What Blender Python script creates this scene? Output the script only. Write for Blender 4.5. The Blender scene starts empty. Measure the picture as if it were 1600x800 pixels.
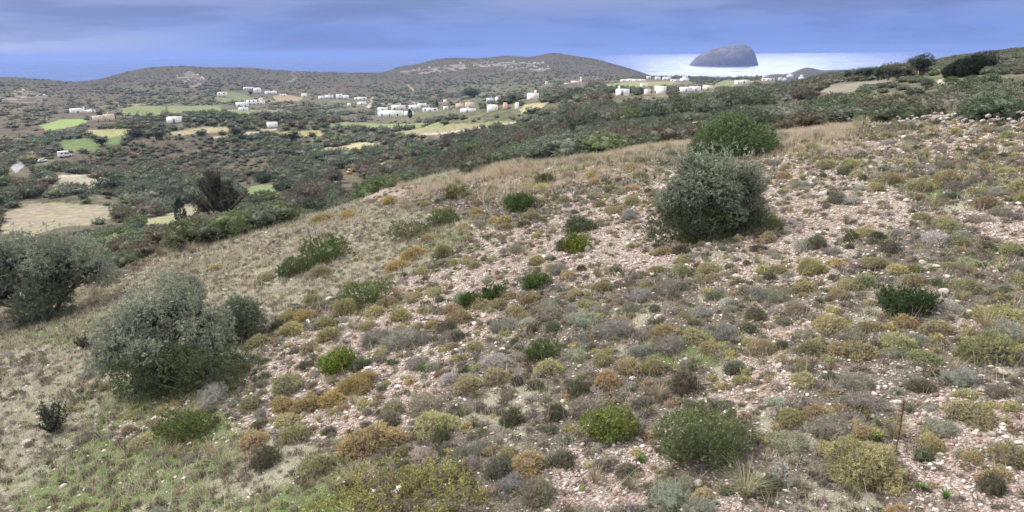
import bpy, math, random
import numpy as np
rng = np.random.default_rng(11); random.seed(5)
scene = bpy.context.scene
R_ = math.radians
CZ = 110.0                      # camera height above the sea
FPX = 1067.0                    # focal length in pixels of the 1600x800 photograph
PITCH = math.atan((400 - 80.5) / FPX); ROLL = R_(0.58)
# ------------------------------------------------------------------ camera
from mathutils import Vector, Matrix
_f = np.array([0, math.cos(PITCH), -math.sin(PITCH)])
_r0 = np.array([1.0, 0, 0]); _u0 = np.cross(_r0, _f)
_r = _r0 * math.cos(ROLL) - _u0 * math.sin(ROLL); _u = np.cross(_r, _f)
cd = bpy.data.cameras.new("camera"); cam = bpy.data.objects.new("camera", cd); scene.collection.objects.link(cam)
cd.sensor_width = 36; cd.lens = 36 * FPX / 1600; cd.clip_start = 0.1; cd.clip_end = 60000
cam.matrix_world = Matrix(((_r[0], _u[0], -_f[0], 0), (_r[1], _u[1], -_f[1], 0), (_r[2], _u[2], -_f[2], CZ), (0, 0, 0, 1)))
scene.camera = cam
# ------------------------------------------------------------------ exposure, world, sun
scene.view_settings.view_transform = 'Standard'; scene.view_settings.look = 'None'
scene.view_settings.exposure = 0.35; scene.view_settings.gamma = 1; scene.view_settings.use_curve_mapping = False
scene.cycles.max_bounces = 6; scene.cycles.diffuse_bounces = 3; scene.cycles.glossy_bounces = 2
scene.cycles.volume_bounces = 0; scene.cycles.transparent_max_bounces = 4; scene.cycles.use_denoising = True; scene.cycles.use_adaptive_sampling = False
SUN_EL, SUN_AZ = 48.0, -70.0      # degrees; azimuth from the view axis, minus = from the left
world = bpy.data.worlds.new("World"); scene.world = world; world.use_nodes = True
nt = world.node_tree; nt.nodes.clear()
def nn(tree, t, **k):
    n = tree.nodes.new(t)
    for a, b in k.items(): setattr(n, a, b)
    return n
def ramp(tree, stops, interp='LINEAR'):
    n = tree.nodes.new('ShaderNodeValToRGB'); cr = n.color_ramp; cr.interpolation = interp
    while len(cr.elements) < len(stops): cr.elements.new(0.5)
    for e, (p, c) in zip(cr.elements, stops):
        e.position = p; e.color = (*c, 1) if len(c) == 3 else c
    return n
def math_n(tree, op, a, b=None, c=None, clamp=False):
    n = tree.nodes.new('ShaderNodeMath'); n.operation = op; n.use_clamp = clamp
    for i, v in enumerate((a, b, c)):
        if v is None: continue
        if isinstance(v, (int, float)): n.inputs[i].default_value = v
        else: tree.links.new(v, n.inputs[i])
    return n.outputs[0]
def mix_n(tree, fac, a, b, mode='MIX'):
    n = tree.nodes.new('ShaderNodeMix'); n.data_type = 'RGBA'; n.blend_type = mode
    for i, v in ((0, fac), (6, a), (7, b)):
        if isinstance(v, (int, float)): n.inputs[i].default_value = v
        elif isinstance(v, tuple): n.inputs[i].default_value = (*v, 1)
        else: tree.links.new(v, n.inputs[i])
    return n.outputs[2]
sky = nn(nt, 'ShaderNodeTexSky', sky_type='NISHITA'); sky.sun_disc = False
sky.sun_elevation = R_(SUN_EL); sky.sun_rotation = R_(SUN_AZ); sky.air_density = 1.5; sky.dust_density = 1.0
tc = nn(nt, 'ShaderNodeTexCoord'); sep = nn(nt, 'ShaderNodeSeparateXYZ'); nt.links.new(tc.outputs['Generated'], sep.inputs[0])
dx, dy, dz = sep.outputs
clouds = ramp(nt, [(0.0, (.19, .305, .68)), (.03, (.155, .265, .66)), (.055, (.165, .245, .54)), (.085, (.22, .28, .50)), (.16, (.62, .66, .80)), (.40, (1.45, 1.40, 1.36)), (1, (2.3, 2.24, 2.16))])
nt.links.new(dz, clouds.inputs[0])
mp = nn(nt, 'ShaderNodeMapping'); mp.inputs['Scale'].default_value = (2.4, 2.4, 17); nt.links.new(tc.outputs['Generated'], mp.inputs[0])
ns = nn(nt, 'ShaderNodeTexNoise'); ns.inputs['Scale'].default_value = 1.9; ns.inputs['Detail'].default_value = 9; ns.inputs['Roughness'].default_value = .55; nt.links.new(mp.outputs[0], ns.inputs['Vector'])
# a paler cloud bank low in the west, streaks elsewhere
west = math_n(nt, 'MULTIPLY_ADD', dx, -3.2, -1.05, clamp=True)
lowb = ramp(nt, [(0, (1, 1, 1)), (.028, (.75, .75, .75)), (.05, (.08, .08, .08)), (.07, (.25, .25, .25)), (.12, (.3, .3, .3))]); nt.links.new(dz, lowb.inputs[0])
nz = ramp(nt, [(.46, (0, 0, 0)), (.62, (1, 1, 1))]); nt.links.new(ns.outputs[0], nz.inputs[0])
wfac = math_n(nt, 'MULTIPLY', math_n(nt, 'MULTIPLY', west, lowb.outputs[0]), math_n(nt, 'MULTIPLY_ADD', nz.outputs[0], .5, .75))
c1 = mix_n(nt, math_n(nt, 'MULTIPLY', wfac, .9, clamp=True), clouds.outputs[0], (.50, .56, .74))
hi = ramp(nt, [(.02, (.15, .15, .15)), (.06, (1, 1, 1))]); nt.links.new(dz, hi.inputs[0])
c2 = mix_n(nt, math_n(nt, 'MULTIPLY', math_n(nt, 'MULTIPLY', hi.outputs[0], nz.outputs[0]), .6), c1, (.26, .33, .60))
dk = ramp(nt, [(.38, (1, 1, 1)), (.52, (0, 0, 0))]); nt.links.new(ns.outputs[0], dk.inputs[0])
c3 = mix_n(nt, math_n(nt, 'MULTIPLY', dk.outputs[0], .42), c2, (.10, .15, .345))
# bright gap in the overcast above the islet
gx, gy, gz = math.sin(R_(18.5)) * math.cos(R_(19)), math.cos(R_(18.5)) * math.cos(R_(19)), math.sin(R_(19))
dot = math_n(nt, 'ADD', math_n(nt, 'ADD', math_n(nt, 'MULTIPLY', dx, gx), math_n(nt, 'MULTIPLY', dy, gy)), math_n(nt, 'MULTIPLY', dz, gz))
gap = ramp(nt, [(.970, (0, 0, 0)), (.996, (1, 1, 1))], 'EASE'); nt.links.new(dot, gap.inputs[0])
c4 = mix_n(nt, math_n(nt, 'MULTIPLY', gap.outputs[0], math_n(nt, 'MULTIPLY_ADD', nz.outputs[0], .6, .6)), c3, (8.8, 8.8, 9.0), 'ADD')
skys = mix_n(nt, .88, sky.outputs[0], c4)
bgs = nn(nt, 'ShaderNodeBackground'); bgc = nn(nt, 'ShaderNodeBackground')
nt.links.new(sky.outputs[0], bgs.inputs[0]); bgs.inputs[1].default_value = 0.05
nt.links.new(c4, bgc.inputs[0]); bgc.inputs[1].default_value = 1.0
mxs = nn(nt, 'ShaderNodeMixShader'); mxs.inputs[0].default_value = .88
wo = nn(nt, 'ShaderNodeOutputWorld'); nt.links.new(bgs.outputs[0], mxs.inputs[1]); nt.links.new(bgc.outputs[0], mxs.inputs[2]); nt.links.new(mxs.outputs[0], wo.inputs[0])
sl = bpy.data.lights.new("sun", 'SUN'); sl.energy = 4.2; sl.angle = R_(10); sl.color = (1, .96, .90)
so = bpy.data.objects.new("sun", sl); scene.collection.objects.link(so)
sd = Vector((math.sin(R_(SUN_AZ)) * math.cos(R_(SUN_EL)), math.cos(R_(SUN_AZ)) * math.cos(R_(SUN_EL)), math.sin(R_(SUN_EL))))
so.rotation_euler = sd.to_track_quat('Z', 'Y').to_euler(); so.location = (0, 0, 400)

# ------------------------------------------------------------------ pixel <-> world helpers (1600x800 photograph pixels)
def pdir(x, y):
    x = np.asarray(x, float); y = np.asarray(y, float)
    return _f + ((x - 800) / FPX)[..., None] * _r + ((400 - y) / FPX)[..., None] * _u
def paz(x, y):
    d = pdir(x, y); return np.arctan2(d[..., 0], d[..., 1]), d[..., 2] / np.hypot(d[..., 0], d[..., 1])
def proj(P):
    q = np.asarray(P, float) - np.array([0, 0, CZ]); w = q @ _f
    w = np.where(np.abs(w) < 1e-6, 1e-6, w)
    x = 800 + FPX * (q @ _r) / w; y = 400 - FPX * (q @ _u) / w
    return np.where(w > 0, x, -9999), np.where(w > 0, y, -9999)
def inpoly(x, y, poly):
    x = np.asarray(x); y = np.asarray(y); ins = np.zeros(x.shape, bool); n = len(poly)
    for i in range(n):
        x0, y0 = poly[i]; x1, y1 = poly[(i + 1) % n]
        if y0 == y1: continue
        c = ((y0 > y) != (y1 > y)) & (x < (x1 - x0) * (y - y0) / (y1 - y0) + x0); ins ^= c
    return ins
# ------------------------------------------------------------------ noise
def vnoise(x, y, seed=0):
    xi = np.floor(x).astype(np.int64); yi = np.floor(y).astype(np.int64); fx = x - xi; fy = y - yi
    def h(a, b):
        n = (a * 374761393 + b * 668265263 + seed * 974634777) & 0xffffffff
        n = ((n ^ (n >> 13)) * 1274126177) & 0xffffffff
        return ((n ^ (n >> 16)) & 0xffff) / 65535.0
    u = fx * fx * (3 - 2 * fx); v = fy * fy * (3 - 2 * fy)
    return (h(xi, yi) * (1 - u) + h(xi + 1, yi) * u) * (1 - v) + (h(xi, yi + 1) * (1 - u) + h(xi + 1, yi + 1) * u) * v
def fbm(x, y, s, o=4, seed=0):
    t = 0; a = 1; n = 0
    for k in range(o):
        t = t + a * vnoise(x / s * 2 ** k + 17.3 * k, y / s * 2 ** k - 9.1 * k, seed + k); n += a; a *= .5
    return t / n * 2 - 1
def sstep(a, b, x):
    t = np.clip((x - a) / (b - a), 0, 1); return t * t * (3 - 2 * t)
# ------------------------------------------------------------------ terrain: one polar height table
h_ = 'h'
COL = {
 -250: [(480, 24), (430, 50), (395, 100), (370, 150), (330, 220), (300, 290), (262, 400), (240, 450), (215, 520), (190, 600), (175, 700), (160, 850), (142, 1100), (125, 1500), (h_, 2000, -100), (h_, 2600, -130)],
 0: [(470, 24), (430, 50), (395, 100), (370, 150), (330, 220), (300, 290), (280, 340), (262, 400), (240, 450), (215, 520), (190, 600), (175, 700), (160, 850), (140, 1100), (121, 1500), (h_, 2000, -100), (h_, 2600, -130)],
 100: [(h_, 28, -8.6), (410, 50), (385, 90), (355, 150), (325, 215), (297, 290), (275, 340), (245, 430), (222, 480), (200, 550), (185, 620), (170, 720), (155, 900), (140, 1150), (124, 1500), (h_, 2000, -100), (h_, 2600, -130)],
 200: [(408, 28), (385, 60), (362, 110), (340, 160), (320, 215), (295, 290), (270, 350), (240, 430), (222, 470), (200, 540), (185, 600), (170, 700), (155, 900), (130, 1250), (112, 1600), (h_, 2100, -100), (h_, 2600, -130)],
 290: [(376, 31), (365, 65), (350, 120), (330, 175), (312, 230), (290, 290), (262, 350), (235, 420), (215, 480), (195, 560), (180, 640), (166, 740), (150, 950), (128, 1250), (109, 1600), (h_, 2100, -100), (h_, 2600, -130)],
 400: [(345, 31), (335, 65), (322, 120), (310, 180), (300, 220), (270, 290), (250, 340), (215, 460), (190, 570), (175, 690), (160, 860), (150, 980), (130, 1250), (106, 1600), (h_, 2100, -100), (h_, 2600, -130)],
 500: [(h_, 32, -7.1), (h_, 70, -19), (h_, 140, -30), (290, 200), (262, 260), (240, 310), (210, 410), (192, 520), (178, 640), (165, 760), (153, 930), (130, 1250), (110, 1500), (h_, 2000, -90), (h_, 2500, -130)],
 600: [(290, 34), (h_, 70, -18), (h_, 150, -32), (272, 230), (255, 270), (240, 310), (215, 390), (195, 490), (180, 600), (168, 700), (155, 900), (143, 1100), (126, 1350), (113, 1550), (h_, 2000, -90), (h_, 2500, -130)],
 700: [(268, 34), (h_, 70, -14), (h_, 140, -25), (250, 190), (235, 230), (215, 290), (197, 380), (180, 520), (168, 640), (155, 830), (143, 1050), (125, 1300), (93, 1650), (h_, 2200, -60), (h_, 2700, -130)],
 620: [(285, 34), (h_, 70, -17), (h_, 150, -31), (268, 225), (252, 265), (238, 305), (214, 370), (195, 470), (180, 580), (168, 690), (155, 880), (143, 1080), (126, 1330), (105, 1600), (h_, 2050, -85), (h_, 2550, -130)],
 830: [(249, 33), (h_, 60, -9), (233, 108), (218, 152), (202, 208), (186, 290), (171, 405), (156, 610), (144, 825), (133, 1025), (110, 1375), (91, 1750), (h_, 2300, -65), (h_, 2800, -130)],
 790: [(254, 33), (h_, 65, -11), (238, 120), (222, 170), (205, 230), (190, 310), (175, 420), (162, 600), (150, 800), (138, 1000), (110, 1400), (87, 1750), (h_, 2300, -60), (h_, 2800, -130)],
 865: [(244, 33), (h_, 55, -8), (228, 95), (214, 135), (198, 185), (182, 270), (167, 390), (150, 620), (138, 850), (128, 1050), (110, 1350), (84, 1750), (h_, 2300, -70), (h_, 2800, -130)],
 930: [(239, 33), (226, 60), (212, 95), (196, 150), (178, 230), (162, 350), (147, 560), (137, 760), (127, 980), (112, 1350), (92, 1750), (h_, 2300, -80), (h_, 2800, -130)],
 1000: [(233, 32), (218, 58), (205, 88), (190, 135), (170, 230), (155, 350), (144, 540), (132, 760), (124, 950), (119, 1300), (112, 1750), (h_, 2300, -90), (h_, 2800, -130)],
 1060: [(228, 31), (214, 54), (202, 82), (186, 130), (167, 220), (153, 350), (142, 540), (131, 720), (124, 880), (119, 1200), (h_, 1700, -85), (h_, 2300, -110), (h_, 2700, -130)],
 1120: [(222, 31), (208, 52), (194, 82), (178, 130), (162, 210), (149, 340), (140, 520), (131, 680), (124, 900), (121, 1200), (h_, 1700, -85), (h_, 2300, -108), (h_, 2700, -130)],
 1200: [(212, 31), (198, 54), (180, 90), (160, 160), (145, 270), (134, 420), (127, 580), (121, 900), (h_, 1500, -75), (h_, 2300, -104), (h_, 2700, -130)],
 1300: [(202, 31), (187, 50), (167, 80), (147, 118), (136, 155), (124, 230), (118, 330), (h_, 600, -40), (h_, 1500, -90), (h_, 2300, -104), (h_, 2700, -130)],
 1400: [(195, 30), (175, 52), (152, 82), (132, 115), (116, 150), (107, 200), (h_, 350, -12), (h_, 800, -50), (h_, 1800, -100), (h_, 2600, -130)],
 1500: [(190, 29), (168, 48), (142, 77), (117, 112), (97, 148), (88, 180), (h_, 300, -7), (h_, 700, -34), (h_, 1800, -100), (h_, 2600, -130)],
 1600: [(186, 28), (162, 45), (132, 73), (107, 105), (89, 138), (78, 168), (h_, 300, -4), (h_, 700, -34), (h_, 1800, -90), (h_, 2600, -130)],
 1850: [(176, 26), (150, 43), (120, 70), (92, 100), (74, 133), (60, 165), (h_, 300, 1), (h_, 700, -30), (h_, 1800, -80), (h_, 2600, -130)],
}
AZ = np.concatenate([np.arange(-180, -44, 4.0), np.arange(-44, 44.001, 0.085), np.arange(46, 181, 4.0)]) * math.pi / 180
LR = np.arange(math.log(1.2), math.log(3050), 0.0069)
RR = np.exp(LR); NA, NR = len(AZ), len(RR)
cx, cz_ = [], []
for x, pts in sorted(COL.items()):
    a_, r_, z_ = [], [], []; last = paz(x, 120)[0]
    for p in pts:
        if p[0] == h_: r_.append(p[1]); z_.append(p[2]); a_.append(None)
        else:
            a, t = paz(x, p[0]); r_.append(p[1]); z_.append(float(t) * p[1]); a_.append(float(a))
    known = [(math.log(r), a) for r, a in zip(r_, a_) if a is not None]
    lk = [k[0] for k in known]; ak = [k[1] for k in known]
    cx.append(np.interp(LR, lk, ak)); cz_.append(np.interp(LR, np.log(r_), z_))
cx = np.array(cx); cz_ = np.array(cz_)
T = np.zeros((NA, NR))
for j in range(NR): T[:, j] = np.interp(AZ, cx[:, j], cz_[:, j])
def blur(A, n, axis):
    k = np.exp(-0.5 * (np.arange(-n, n + 1) / (n / 2.2)) ** 2); k /= k.sum()
    P = np.pad(A, [(n, n) if i == axis else (0, 0) for i in range(2)], mode='edge'); out = np.zeros_like(A)
    for i, w in enumerate(k):
        s = [slice(None)] * 2; s[axis] = slice(i, i + A.shape[axis]); out += w * P[tuple(s)]
    return out
T = blur(blur(T, 6, 1), 8, 0)
AA, RG = np.meshgrid(AZ, RR, indexing='ij'); XX = RG * np.sin(AA); YY = RG * np.cos(AA)
plane = -5.0 + np.where(XX > 0, .155, .215) * XX + .1 * (1 - np.exp(-np.abs(XX) / 2))
plane = np.clip(plane, -16, 4)
wb = sstep(26.5, 33, RG); T = plane * (1 - wb) + T * wb
# local rises: (px, py, range, height, radial size, cross size)
for (px, py, r, hh, sr, sx) in [(50, 300, 280, 4, 30, 26), (0, 305, 270, 5, 35, 25), (140, 334, 214, 2.2, 5, 7), (230, 215, 425, 11, 38, 42), (330, 225, 400, 8, 45, 50), (430, 225, 400, 5, 40, 40),
                                (760, 198, 300, 5, 30, 50), (850, 185, 320, 4, 30, 40),
                                (1258, 105, 2450, 20, 120, 26), (1290, 112, 2450, 32, 120, 70), (1360, 110, 2450, 38, 120, 80), (1205, 118, 2450, 30, 120, 70),
                                (1085, 118, 2300, 16, 130, 70), (1130, 119, 2300, 6, 120, 60),
                                (270, 112, 1550, 10, 120, 70), (170, 118, 1500, -8, 200, 60), (862, 84, 1750, 5, 120, 45), (690, 100, 1650, 5, 120, 50), (1392, 98, 420, 7, 60, 14)]:
    a0 = float(paz(px, py)[0]); X0, Y0 = r * math.sin(a0), r * math.cos(a0)
    dr = (XX - X0) * math.sin(a0) + (YY - Y0) * math.cos(a0); dc = (XX - X0) * math.cos(a0) - (YY - Y0) * math.sin(a0)
    T += hh * np.exp(-.5 * ((dr / sr) ** 2 + (dc / sx) ** 2))
nearw = 1 - sstep(30, 45, RG); farw = sstep(60, 400, RG); vfar = sstep(700, 1500, RG)
T += nearw * (.16 * fbm(XX, YY, 5, 3, 3) + .05 * fbm(XX, YY, .9, 2, 8)) * sstep(2, 5, RG)
T += (1 - nearw) * .35 * fbm(XX, YY, 12, 3, 5) + farw * 1.4 * fbm(XX, YY, 70, 4, 12) + vfar * (4 * fbm(XX, YY, 330, 5, 21) + 3.0 * fbm(XX, YY, 90, 4, 24) + 3.5 * np.abs(fbm(XX, YY, 60, 3, 30)))
Z = T + CZ
def gidx(X, Y):
    a = np.arctan2(X, Y); l = np.log(np.maximum(np.hypot(X, Y), 1.21))
    return np.interp(a, AZ, np.arange(NA)), np.clip((l - LR[0]) / (LR[1] - LR[0]), 0, NR - 1.001)
def bil(A, X, Y):
    i, j = gidx(np.asarray(X, float), np.asarray(Y, float)); i0 = np.minimum(i.astype(int), NA - 2); j0 = j.astype(int); fi = i - i0; fj = j - j0
    return A[i0, j0] * (1 - fi) * (1 - fj) + A[i0 + 1, j0] * fi * (1 - fj) + A[i0, j0 + 1] * (1 - fi) * fj + A[i0 + 1, j0 + 1] * fi * fj
def ground(X, Y): return bil(Z, X, Y)
EL = (Z - CZ) / RG; CM = np.maximum.accumulate(EL, axis=1); CMP = np.concatenate([np.full((NA, 1), -9.0), CM[:, :-1]], 1)
def hit(px, py):
    a, t = paz(px, py); a = float(a); t = float(t)
    i = int(np.clip(round(float(np.interp(a, AZ, np.arange(NA)))), 0, NA - 1))
    k = np.nonzero(EL[i] >= t)[0]; k = k[k > 120]
    if len(k) == 0: j = int(np.argmax(EL[i][200:900])) + 200; r = RR[j]
    else:
        j = k[0]; e0, e1 = EL[i][j - 1], EL[i][j]; f = (t - e0) / (e1 - e0) if e1 > e0 else 0
        r = math.exp(LR[j - 1] + f * (LR[j] - LR[j - 1]))
    X, Y = r * math.sin(a), r * math.cos(a); return X, Y, float(ground(X, Y)), r
def seen(X, Y, hgt):
    return ((ground(X, Y) + hgt - CZ) / np.hypot(X, Y)) >= bil(CMP, X, Y) - 1e-4
# ------------------------------------------------------------------ mesh, material and tagging helpers
coll = scene.collection
def mesh_np(name, V, F, col=None, mats=(), mi=None, smooth=False, attrs=None):
    me = bpy.data.meshes.new(name); V = np.ascontiguousarray(V, dtype=np.float32); F = np.asarray(F, dtype=np.int32); n, k = F.shape
    me.vertices.add(len(V)); me.vertices.foreach_set('co', V.ravel())
    me.loops.add(n * k); me.loops.foreach_set('vertex_index', F.ravel())
    me.polygons.add(n); me.polygons.foreach_set('loop_start', np.arange(0, n * k, k, dtype=np.int32)); me.polygons.foreach_set('loop_total', np.full(n, k, np.int32))
    if mi is not None: me.polygons.foreach_set('material_index', np.asarray(mi, np.int32))
    if smooth: me.polygons.foreach_set('use_smooth', np.ones(n, bool))
    for m in mats: me.materials.append(m)
    me.update(calc_edges=True)
    def put(nm, c, dom):
        c = np.asarray(c, np.float32)
        if c.shape[1] == 3: c = np.concatenate([c, np.ones((len(c), 1), np.float32)], 1)
        at = me.attributes.new(nm, 'FLOAT_COLOR', dom); at.data.foreach_set('color', np.ascontiguousarray(c).ravel())
    if col is not None: put('Col', col, 'FACE' if len(col) == n else 'POINT')
    for nm, c in (attrs or {}).items(): put(nm, c, 'POINT')
    return me
def link(name, me, parent=None, loc=(0, 0, 0), rz=0.0, sc=(1, 1, 1)):
    o = bpy.data.objects.new(name, me); coll.objects.link(o); o.location = loc; o.rotation_euler = (0, 0, rz)
    o.scale = sc if hasattr(sc, '__len__') else (sc, sc, sc)
    if parent: o.parent = parent
    return o
def kind(o, k): o['kind'] = k; return o
THINGS = []          # (object, description, px, py) labelled at the end
def thing(o, desc, cat, group=None, fixed=None, px=None, py=None):
    o['category'] = cat
    if group: o['group'] = group
    if fixed: o['label'] = fixed
    else:
        if px is None:
            a, b = proj(np.array(o.location)); px, py = float(a), float(b)
        THINGS.append((o, desc, px, py))
    return o
def new_mat(name): 
    m = bpy.data.materials.new(name); m.use_nodes = True; t = m.node_tree; t.nodes.clear(); return m, t
def leaf_mat(name, trans=.25, rough=.6, spec=.15):
    m, t = new_mat(name); at = nn(t, 'ShaderNodeAttribute', attribute_name='Col'); oi = nn(t, 'ShaderNodeObjectInfo')
    c = mix_n(t, 1.0, at.outputs[0], oi.outputs['Color'], 'MULTIPLY')
    p = nn(t, 'ShaderNodeBsdfPrincipled'); t.links.new(c, p.inputs['Base Color']); p.inputs['Roughness'].default_value = rough; p.inputs['Specular IOR Level'].default_value = spec
    tr = nn(t, 'ShaderNodeBsdfTranslucent'); t.links.new(c, tr.inputs[0]); mx = nn(t, 'ShaderNodeMixShader'); mx.inputs[0].default_value = trans
    t.links.new(p.outputs[0], mx.inputs[1]); t.links.new(tr.outputs[0], mx.inputs[2]); o = nn(t, 'ShaderNodeOutputMaterial'); t.links.new(mx.outputs[0], o.inputs[0]); return m
def col_mat(name, rough=.85, spec=.2, noise=None, bump=0):
    m, t = new_mat(name); at = nn(t, 'ShaderNodeAttribute', attribute_name='Col'); oi = nn(t, 'ShaderNodeObjectInfo')
    c = mix_n(t, 1.0, at.outputs[0], oi.outputs['Color'], 'MULTIPLY')
    p = nn(t, 'ShaderNodeBsdfPrincipled'); p.inputs['Roughness'].default_value = rough; p.inputs['Specular IOR Level'].default_value = spec
    if noise:
        tx = nn(t, 'ShaderNodeTexCoord'); n = nn(t, 'ShaderNodeTexNoise'); n.inputs['Scale'].default_value = noise; n.inputs['Detail'].default_value = 5; t.links.new(tx.outputs['Object'], n.inputs['Vector'])
        rp = ramp(t, [(.3, (.6, .58, .56)), (.7, (1.15, 1.14, 1.12))]); t.links.new(n.outputs[0], rp.inputs[0]); c = mix_n(t, 1.0, c, rp.outputs[0], 'MULTIPLY')
        if bump:
            b = nn(t, 'ShaderNodeBump'); b.inputs['Strength'].default_value = bump; b.inputs['Distance'].default_value = .1; t.links.new(n.outputs[0], b.inputs['Height']); t.links.new(b.outputs[0], p.inputs['Normal'])
    t.links.new(c, p.inputs['Base Color']); o = nn(t, 'ShaderNodeOutputMaterial'); t.links.new(p.outputs[0], o.inputs[0]); return m
LEAF = leaf_mat('leaves'); TWIG = leaf_mat('dry_twigs', .1, .8, .05); GRASS = leaf_mat('grass_blades', .3, .7, .1)
BARK = col_mat('bark', .9, .1, 18, .6); STONE = col_mat('limestone', .9, .2, 9, .7); WALLM = col_mat('plastered_wall', .85, .2, 1.2); PLAIN = col_mat('painted_surface', .5, .4)
# ------------------------------------------------------------------ fields, tracks, road (outlines where they lie in the valley)
FIELDS = [
 ([(86, 222), (110, 217), (160, 216), (207, 206), (212, 210), (188, 224), (150, 236), (100, 238)], (.115, .155, .068)),
 ([(182, 172), (208, 166), (258, 166), (260, 176), (225, 180), (190, 180)], (.145, .17, .08)),
 ([(262, 166), (345, 165), (348, 176), (300, 178), (262, 176)], (.155, .175, .085)),
 ([(386, 293), (410, 289), (438, 288), (434, 299), (405, 309), (388, 309)], (.135, .17, .08)),
 ([(0, 332), (50, 318), (150, 319), (187, 328), (180, 340), (150, 352), (105, 352), (60, 366), (30, 378), (0, 376)], 'dirt'),
 ([(78, 292), (95, 274), (130, 274), (190, 287), (182, 292), (150, 293), (135, 302), (102, 301)], (.25, .235, .18)),
 ([(222, 345), (268, 330), (280, 322), (330, 318), (345, 325), (300, 340), (280, 354), (240, 356)], 'dirt'),
 ([(500, 193), (540, 191), (620, 194), (690, 191), (695, 198), (600, 203), (520, 200)], (.17, .20, .095)),
 ([(605, 208), (660, 200), (720, 193), (800, 189), (806, 195), (740, 202), (690, 207), (620, 214)], (.21, .205, .12)),
 ([(428, 206), (500, 204), (506, 212), (440, 214)], (.27, .23, .11)),
 ([(498, 233), (530, 229), (560, 222), (605, 223), (590, 230), (530, 238), (505, 239)], (.32, .29, .18)),
 ([(590, 256), (600, 252), (627, 251), (622, 258), (600, 261)], (.28, .28, .16)),
 ([(812, 167), (835, 161), (856, 161), (850, 167), (830, 174), (812, 176)], (.30, .28, .17)),
 ([(1058, 207), (1068, 195), (1080, 190), (1118, 190), (1112, 201), (1090, 210)], (.34, .29, .22)),
 ([(1280, 144), (1300, 134), (1350, 128), (1400, 124), (1395, 131), (1340, 142), (1300, 148)], (.18, .165, .135)),
 ([(340, 170), (390, 172), (430, 172), (470, 176), (430, 178), (350, 178)], (.15, .18, .09)),
 ([(60, 196), (100, 186), (130, 186), (138, 190), (115, 198), (70, 204)], (.18, .24, .09)),
 ([(120, 210), (140, 203), (200, 202), (240, 207), (200, 212), (160, 214)], (.24, .24, .12)),
 ([(260, 205), (330, 198), (380, 199), (370, 204), (320, 208), (270, 212)], (.28, .25, .17)),
 ([(335, 152), (350, 142), (380, 146), (400, 155), (372, 158), (345, 162)], (.14, .165, .08)),
 ([(1110, 136), (1130, 126), (1165, 124), (1180, 128), (1150, 134), (1125, 140)], (.15, .17, .09)),
 ([(940, 133), (985, 127), (1060, 128), (1050, 132), (990, 137), (950, 138)], (.19, .20, .10)),
 ([(425, 150), (450, 148), (474, 153), (468, 158), (432, 158)], (.27, .22, .14)),
 ([(600, 266), (0, 0)], None),
]
FIELDS = [f for f in FIELDS if f[1] is not None]
TRACKS = [[(458, 110), (462, 112), (456, 116), (466, 121), (460, 126), (450, 129), (449, 127), (457, 124), (460, 121), (452, 117)],
          [(636, 132), (639, 132), (645, 138), (648, 143), (645, 142), (640, 137)],
          [(572, 168), (578, 160), (580, 152), (584, 152), (583, 160), (578, 169)],
          [(855, 184), (860, 183), (863, 190), (862, 195), (858, 190)],
          [(330, 214), (380, 208), (430, 200), (432, 202), (382, 211), (332, 217)],
          [(655, 209), (700, 206), (806, 190), (806, 192), (702, 209), (655, 212)],
          [(1467, 124), (1472, 124), (1476, 131), (1470, 133), (1464, 128)],
          [(95, 274), (140, 272), (186, 284), (190, 287), (140, 275), (95, 277)]]
ROAD = [(17, 254), (38, 254), (39, 258), (32, 265), (24, 270), (18, 263)]
ROCKY = [[(0, 150), (40, 140), (75, 150), (60, 162), (0, 160)], [(270, 115), (300, 110), (325, 128), (300, 138), (285, 128)], [(620, 112), (680, 104), (760, 96), (850, 98), (860, 103), (770, 104), (700, 112), (640, 118)], [(780, 104), (860, 106), (850, 112), (790, 110)]]
BROWN = [[(190, 225), (260, 212), (400, 225), (470, 250), (430, 275), (300, 270), (210, 250)], [(620, 212), (700, 204), (800, 196), (860, 200), (760, 216), (660, 222)], [(0, 155), (130, 125), (200, 160), (100, 172), (0, 170)],
         [(400, 130), (560, 130), (600, 150), (450, 152)], [(1180, 150), (1260, 140), (1350, 150), (1300, 165), (1200, 165)], [(860, 120), (960, 108), (1010, 122), (900, 130)], [(140, 240), (260, 232), (250, 262), (180, 272), (130, 262)]]
PXg, PYg = proj(np.stack([XX, YY, Z], -1))
SEENG = EL >= CMP - .003
jx = 3.2 * fbm(XX, YY, 9, 3, 201) * np.clip(260 / RG, .5, 2); PXj = PXg + jx * 1.8; PYj = PYg + jx * .7 * np.clip(300 / RG, .15, 1)
zone = np.zeros(Z.shape, np.int8)     # 1 field, 2 track, 3 road
colr = np.zeros(Z.shape + (3,), np.float32)
n1 = fbm(XX, YY, 60, 4, 40); n2 = fbm(XX, YY, 9, 3, 44); n3 = fbm(XX, YY, 2.2, 3, 47)
base = np.array([.112, .112, .078]); brn = np.array([.102, .086, .070]); grn = np.array([.115, .13, .075]); pale = np.array([.26, .245, .175])
bm = sstep(-.1, .5, n1)
for p in BROWN: bm = np.where(inpoly(PXg, PYg, p) & (RG > 60), np.maximum(bm, .8), bm)
colr[:] = base
colr += (brn - base) * bm[..., None]; colr += (grn - base) * (sstep(.05, .6, -n1))[..., None] * .7
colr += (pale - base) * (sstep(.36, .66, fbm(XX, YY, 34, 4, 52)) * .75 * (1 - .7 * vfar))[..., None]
colr *= (1 + .35 * n2 + .25 * n3)[..., None]
farm = (RG > 36)
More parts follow.
